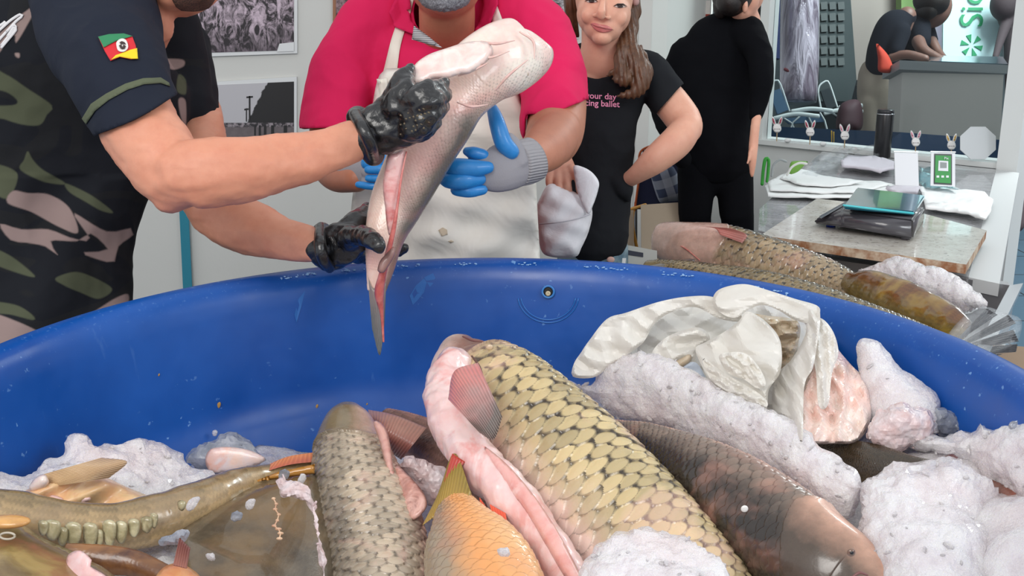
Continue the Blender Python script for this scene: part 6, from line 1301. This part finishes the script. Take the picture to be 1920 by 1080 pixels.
sheet('bag_back', [(1085, 700), (1112, 650), (1150, 610), (1200, 595), (1260, 580), (1330, 568), (1400, 552), (1470, 570), (1525, 590), (1560, 640), (1590, 700), (1615, 760), (1600, 815), (1500, 815), (1440, 780), (1350, 745), (1280, 715), (1200, 700), (1130, 705)], [(1085, 700, 1.24), (1280, 610, 1.27), (1500, 620, 1.20), (1560, 800, 1.08), (1350, 740, 1.16)], .008, m_baggrey, 21, .008, .5)
sheet('inner_side', [(1195, 655), (1215, 615), (1255, 582), (1310, 570), (1360, 592), (1375, 620), (1330, 650), (1270, 680), (1215, 685)], [(1280, 620, 1.23)], .008, m_baggrey, 1, .006)
sheet('left_side', [(1074, 706), (1076, 682), (1090, 660), (1105, 638), (1138, 598), (1175, 586), (1235, 566), (1290, 556), (1338, 557), (1378, 578), (1392, 602), (1350, 598), (1305, 576), (1262, 584), (1228, 606), (1206, 642), (1172, 668), (1140, 690), (1112, 708)], [(1080, 700, 1.20), (1180, 610, 1.19), (1380, 590, 1.16)], .016, None, 2, .006, .6)
sheet('creased_fold', [(1222, 662), (1250, 632), (1300, 614), (1325, 622), (1330, 640), (1308, 655), (1302, 690), (1285, 712), (1250, 705), (1228, 690)], [(1270, 660, 1.17)], .014, None, 3, .010, .2)
link('tan_fold', inflate([(1238, 688), (1262, 680), (1292, 664), (1296, 676), (1280, 690), (1255, 698)], [(1268, 682, 1.15)], .006, step=4, smooth=30), m_bagtan, bag)
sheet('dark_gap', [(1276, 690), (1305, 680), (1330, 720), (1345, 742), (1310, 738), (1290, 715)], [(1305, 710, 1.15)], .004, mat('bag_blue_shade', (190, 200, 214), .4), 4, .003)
sheet('tan_lining', [(1405, 590), (1440, 592), (1495, 602), (1498, 640), (1480, 680), (1462, 700), (1440, 660), (1420, 620)], [(1450, 640, 1.16)], .010, m_bagtan, 5, .012, .1, fr=.035)
sheet('top_loop', [(1336, 566), (1344, 546), (1368, 536), (1400, 533), (1440, 544), (1490, 560), (1532, 573), (1537, 588), (1524, 606), (1490, 600), (1460, 582), (1430, 572), (1405, 580), (1378, 596), (1350, 586)], [(1340, 560, 1.16), (1440, 555, 1.14), (1535, 585, 1.11)], .016, None, 6, .006, .3)
sheet('centre_flap', [(1304, 655), (1322, 642), (1352, 626), (1385, 602), (1400, 584), (1430, 598), (1458, 628), (1466, 660), (1462, 700), (1442, 730), (1437, 768), (1420, 768), (1395, 757), (1362, 738), (1338, 724), (1320, 695)], [(1310, 660, 1.13), (1400, 600, 1.13), (1430, 750, 1.05)], .020, None, 7, .009, .9, fr=.016)
sheet('right_band', [(1500, 588), (1532, 574), (1538, 600), (1533, 640), (1524, 690), (1508, 725), (1504, 830), (1486, 790), (1452, 772), (1448, 735), (1458, 700), (1482, 676), (1502, 645), (1512, 615)], [(1530, 590, 1.10), (1500, 640, 1.10), (1470, 760, 1.04)], .014, None, 8, .010, 1.4, fr=.028)
t = NT('bag_fish_pink'); n1 = t.noise(14, 5, .65, dist=.8); c = t.mix(t.map(n1, .38, .62), srgb((240, 222, 212)), srgb((238, 200, 188))); t.P(Base_Color=c, Roughness=.2, Coat_Weight=.6, Normal=t.bump(n1, .7, .012), Subsurface_Weight=.2, Subsurface_Radius=(.012, .006, .004)); m_bp = t.m
sheet('bagged_fish', [(1532, 598), (1556, 616), (1570, 652), (1596, 684), (1622, 712), (1633, 752), (1630, 795), (1606, 828), (1560, 832), (1500, 826), (1494, 760), (1508, 720), (1524, 680)], [(1550, 630, 1.12), (1620, 760, 1.05), (1510, 800, 1.01)], .035, m_bp, 9, .010, 1.3, R0=26, fr=.022)
sheet('right_veil', [(1535, 598), (1560, 618), (1572, 660), (1560, 700), (1552, 760), (1535, 760), (1530, 700), (1522, 650)], [(1545, 620, 1.095), (1545, 750, 1.0)], .006, None, 10, .006, 1.5, fr=.05)
sheet('front_knot', [(1348, 668), (1372, 660), (1400, 664), (1424, 690), (1436, 720), (1420, 728), (1396, 712), (1366, 700)], [(1360, 675, 1.07), (1430, 725, 1.04)], .006, m_bag, 11, .007, .6, R0=14, fr=.06)
sheet('front_fold', [(1318, 672), (1345, 690), (1380, 712), (1415, 732), (1438, 752), (1434, 764), (1400, 750), (1360, 732), (1330, 708)], [(1330, 685, 1.085), (1430, 755, 1.035)], .005, m_bag, 12, .006, .65, R0=12, fr=.05)

# ================================================================== BEHIND THE GLASS (low room light put into the dim colours)
def tg(o, l, c, g=None): return tag(o, l, c, g)
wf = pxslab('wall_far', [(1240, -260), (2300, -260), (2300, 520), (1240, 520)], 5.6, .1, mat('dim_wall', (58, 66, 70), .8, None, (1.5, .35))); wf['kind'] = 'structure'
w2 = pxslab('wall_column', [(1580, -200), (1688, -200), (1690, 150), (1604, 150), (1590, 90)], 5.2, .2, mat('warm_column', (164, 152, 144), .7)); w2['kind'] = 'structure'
bl_ = thing('street_banner', 'bright white street banner with green letters and a green leaf wheel', 'banner', P(1820, 105, 4.9))
m_ban = mat('banner_white', (206, 238, 240), .6); m_bg = mat('banner_green', (20, 150, 96), .5)
pxslab('banner_cloth', [(1770, -120), (1882, -120), (1880, 112), (1768, 106)], 4.9, .02, m_ban, bl_)
px_text('Sic', 62, 1843, 52, 4.89, m_bg, bl_, 'printed_letters', math.pi/2)
for k in range(6):
    a = k*math.pi/3+.3; c0 = (1822, 85); r0, r1 = 5, 21
    pxslab('leaf_mark', [(c0[0]+r0*math.cos(a), c0[1]+r0*math.sin(a)), (c0[0]+r1*math.cos(a-.28), c0[1]+r1*math.sin(a-.28)), (c0[0]+r1*math.cos(a+.2), c0[1]+r1*math.sin(a+.2))], 4.895, .005, m_bg, bl_)
bm = bmesh.new(); tube(bm, [(1750, -120, 4.7, 15), (1750, 110, 4.7, 15)], 24, 6); tg(obj('post', bm, mat('grey_post', (120, 116, 130), .35)), 'thick grey post left of the green-lettered banner', 'post')
hedge = pxslab('greenery', [(1690, -120), (1736, -120), (1736, 60), (1690, 60)], 5.1, .1, mat('green_blur', (120, 150, 90), .8, None, (6, .5))); tg(hedge, 'patch of green shrubs seen beyond the shop between two dark backs', 'plants'); hedge['kind'] = 'stuff'
# wrapped roll
rl = thing('wrapped_roll', 'tall roll wrapped in shiny lilac plastic behind the glass', 'roll', P(1500, 190, 4.3))
t = NT('lilac_film'); n1 = t.noise(1, 4, .6, vec=t.stretch((16, 16, 1.6)), dist=.8); t.P(Base_Color=t.mix(t.map(n1, .4, .6), srgb((110, 96, 112)), srgb((196, 186, 200))), Roughness=.15, Coat_Weight=1., Normal=t.bump(n1, 1., .03))
bm = bmesh.new(); tube(bm, [(1500, -120, 4.3, 36), (1499, 100, 4.3, 36), (1496, 192, 4.3, 34)], 30, 14, False); obj('film', bm, t.m, rl)
bm = bmesh.new(); tube(bm, [(1472, 130, 4.26, 3), (1490, 140, 4.245, 4), (1512, 165, 4.24, 4)], 8, 10); obj('red_print', bm, mat('dull_red', (120, 50, 60), .5), rl)
nv = pxslab('blue_curtain', [(1440, -120), (1464, -120), (1462, 110), (1440, 106)], 4.2, .04, mat('deep_blue', (30, 44, 92), .8, (30, .5))); tg(nv, 'dark blue cloth hanging left of the wrapped roll', 'curtain')
pb = thing('notice_board', 'board with shadow in its dark teal colour and small grey papers, right of the wrapped roll', 'board', P(1560, 100, 5.0))
pxslab('board', [(1536, -100), (1588, -100), (1606, 150), (1596, 190), (1536, 190)], 5.0, .03, mat('shadow_teal', (48, 60, 62), .7), pb)  # slanted dark teal shape: a shadow put into the board colour
for i in range(3):
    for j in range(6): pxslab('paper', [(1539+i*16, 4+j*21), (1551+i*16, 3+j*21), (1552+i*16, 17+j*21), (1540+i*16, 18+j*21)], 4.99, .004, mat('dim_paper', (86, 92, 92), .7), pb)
m_wm = mat('white_tube', (206, 214, 214), .4); m_bw = mat('blue_web', (70, 100, 128), .8)
def beach_chair(lab, du, dv, d, mweb, sc=1.):
    r = thing('beach_chair', lab, 'chair', P(1500+du, 250+dv, d), 'folding beach chairs behind the glass')
    q = lambda u, v: (1440+(u-1440)*sc+du, 240+(v-240)*sc+dv)
    pxslab('backrest', [q(1443, 172), q(1463, 166), q(1478, 206), q(1458, 214)], d, .02, mweb, r)
    for pts in ([(1444, 214), (1438, 168), (1452, 152), (1462, 156), (1480, 208)], ): 
        bm = bmesh.new(); tube(bm, [q(*p)+(d+.01, 1.8) for p in pts], 8, 24); obj('back_frame', bm, m_wm, r)
    for pts in ([(1452, 222), (1490, 214), (1535, 218)], [(1485, 209), (1520, 204), (1560, 208)]):
        bm = bmesh.new(); tube(bm, [q(*p)+(d-.02, 4., .5) for p in pts], 10, 14); obj('armrest', bm, m_wm, r)
    for pts in ([(1538, 212), (1550, 238)], [(1515, 218), (1524, 240)], [(1470, 222), (1490, 240)], [(1500, 218), (1482, 240)]):
        bm = bmesh.new(); tube(bm, [q(*p)+(d, 1.6) for p in pts]+[q(pts[1][0]+4, 300)+(d, 1.6)], 8, 6); obj('leg', bm, m_wm, r)
    pxslab('seat', [q(1470, 222), q(1540, 216), q(1548, 228), q(1480, 232)], d, .02, mweb, r); return r
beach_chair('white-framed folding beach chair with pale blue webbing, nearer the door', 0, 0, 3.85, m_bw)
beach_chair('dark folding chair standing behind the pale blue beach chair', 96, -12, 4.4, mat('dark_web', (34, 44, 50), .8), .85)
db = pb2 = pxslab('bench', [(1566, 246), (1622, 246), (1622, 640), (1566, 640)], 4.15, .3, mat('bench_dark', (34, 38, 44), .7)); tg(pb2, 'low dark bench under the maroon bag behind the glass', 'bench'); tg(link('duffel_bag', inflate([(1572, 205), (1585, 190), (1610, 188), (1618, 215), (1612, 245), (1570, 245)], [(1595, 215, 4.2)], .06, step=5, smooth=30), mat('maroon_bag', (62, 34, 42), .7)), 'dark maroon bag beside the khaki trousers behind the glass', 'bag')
# two men bending over a freezer
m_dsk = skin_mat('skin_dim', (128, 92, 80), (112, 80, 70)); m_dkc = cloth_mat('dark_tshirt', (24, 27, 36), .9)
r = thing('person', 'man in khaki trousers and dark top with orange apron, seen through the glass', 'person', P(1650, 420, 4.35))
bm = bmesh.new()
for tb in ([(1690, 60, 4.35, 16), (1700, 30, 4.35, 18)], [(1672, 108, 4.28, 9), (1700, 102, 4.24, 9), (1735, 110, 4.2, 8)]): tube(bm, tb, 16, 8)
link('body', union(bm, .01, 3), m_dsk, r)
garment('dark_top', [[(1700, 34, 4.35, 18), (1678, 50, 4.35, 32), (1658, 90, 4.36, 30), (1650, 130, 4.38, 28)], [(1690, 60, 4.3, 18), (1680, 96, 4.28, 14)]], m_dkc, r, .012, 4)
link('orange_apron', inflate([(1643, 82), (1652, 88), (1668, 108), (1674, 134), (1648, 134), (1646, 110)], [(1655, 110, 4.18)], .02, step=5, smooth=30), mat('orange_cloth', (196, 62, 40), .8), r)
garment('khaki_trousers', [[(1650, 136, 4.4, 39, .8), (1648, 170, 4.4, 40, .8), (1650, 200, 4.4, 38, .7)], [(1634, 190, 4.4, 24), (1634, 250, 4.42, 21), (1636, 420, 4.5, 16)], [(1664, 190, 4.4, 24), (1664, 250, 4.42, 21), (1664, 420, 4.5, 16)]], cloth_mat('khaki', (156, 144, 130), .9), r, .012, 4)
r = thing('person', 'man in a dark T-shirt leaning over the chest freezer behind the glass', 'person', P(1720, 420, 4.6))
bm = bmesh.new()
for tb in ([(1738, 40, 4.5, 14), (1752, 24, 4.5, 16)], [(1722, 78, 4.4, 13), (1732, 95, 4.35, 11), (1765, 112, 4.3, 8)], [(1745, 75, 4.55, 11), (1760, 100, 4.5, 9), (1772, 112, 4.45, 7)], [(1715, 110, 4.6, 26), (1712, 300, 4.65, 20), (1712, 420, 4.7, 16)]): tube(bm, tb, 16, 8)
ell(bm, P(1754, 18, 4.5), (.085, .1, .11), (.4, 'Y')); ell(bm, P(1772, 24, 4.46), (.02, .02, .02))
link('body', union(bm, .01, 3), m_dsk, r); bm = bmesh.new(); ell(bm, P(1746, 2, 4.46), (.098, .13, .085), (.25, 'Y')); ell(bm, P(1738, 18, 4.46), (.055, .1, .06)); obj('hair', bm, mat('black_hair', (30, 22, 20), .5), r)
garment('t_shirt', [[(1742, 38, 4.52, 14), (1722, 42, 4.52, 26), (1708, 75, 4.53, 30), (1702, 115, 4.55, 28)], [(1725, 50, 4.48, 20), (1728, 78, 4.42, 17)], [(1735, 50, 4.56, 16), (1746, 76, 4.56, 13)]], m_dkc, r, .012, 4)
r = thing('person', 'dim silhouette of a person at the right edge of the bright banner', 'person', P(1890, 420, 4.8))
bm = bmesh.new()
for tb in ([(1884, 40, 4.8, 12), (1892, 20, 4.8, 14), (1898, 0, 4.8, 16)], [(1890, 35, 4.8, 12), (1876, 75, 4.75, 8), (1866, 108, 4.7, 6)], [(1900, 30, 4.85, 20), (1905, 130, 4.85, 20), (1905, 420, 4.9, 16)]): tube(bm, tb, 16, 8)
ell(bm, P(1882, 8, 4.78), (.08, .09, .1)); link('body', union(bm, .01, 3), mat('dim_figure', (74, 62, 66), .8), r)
fz = thing('chest_freezer', 'light grey chest freezer with a darker lid behind the glass', 'freezer', P(1780, 420, 4.1))
mf = mat('freezer_grey', (196, 192, 184), .5); pxslab('front_panel', [(1692, 130), (1882, 136), (1868, 420), (1676, 420)], [4.1, 3.7, 3.7, 4.1], .2, mf, fz)
pxslab('lid', [(1687, 113), (1890, 122), (1888, 138), (1686, 130)], [4.08, 3.68, 3.68, 4.08], .26, mat('freezer_lid', (140, 146, 146), .4), fz)
pxslab('glass_top', [(1742, 104), (1880, 106), (1890, 120), (1745, 114)], [4.4, 4.1, 3.75, 4.1], .02, mat('lid_glass', (96, 116, 126), .1, coat=.8), fz)
bt_ = pxslab('tank_reflection', [(1424, 236), (1690, 248), (1874, 262), (1874, 420), (1424, 420)], [3.75, 3.5, 3.2, 3.2, 3.75], .12, mat('reflection_navy', (20, 52, 84), .4, (12, .2))); tg(bt_, 'low dark blue box standing in for the reflection of the blue tank in the window', 'tub')  # box built in place of the blue tank's reflection in the window
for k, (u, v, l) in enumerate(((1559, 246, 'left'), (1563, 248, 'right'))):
    bm = bmesh.new(); tube(bm, [(u, v, 3.45, 1.3), (u+.5, v+24, 3.45, .6)], 8, 6); tg(obj('yellow_drip', bm, mat('yellow_drip', (190, 150, 50), .5)), 'thin yellow dribble on the blue tank reflection box, %s of the pair' % l, 'stain')
# small crumbs and twisted ties on the sill
for k, u in enumerate((1423, 1482, 1548)):
    s = spx(u, .91); b = SILL_A+wd*s; bm = bmesh.new(); ell(bm, (b.x-.02, b.y-.03, .915), (.014, .010, .010)); tg(obj('paper_scrap', bm, m_paper), 'tiny white scrap on the window sill, %s of three' % ('leftmost', 'middle one', 'rightmost')[k], 'scrap')
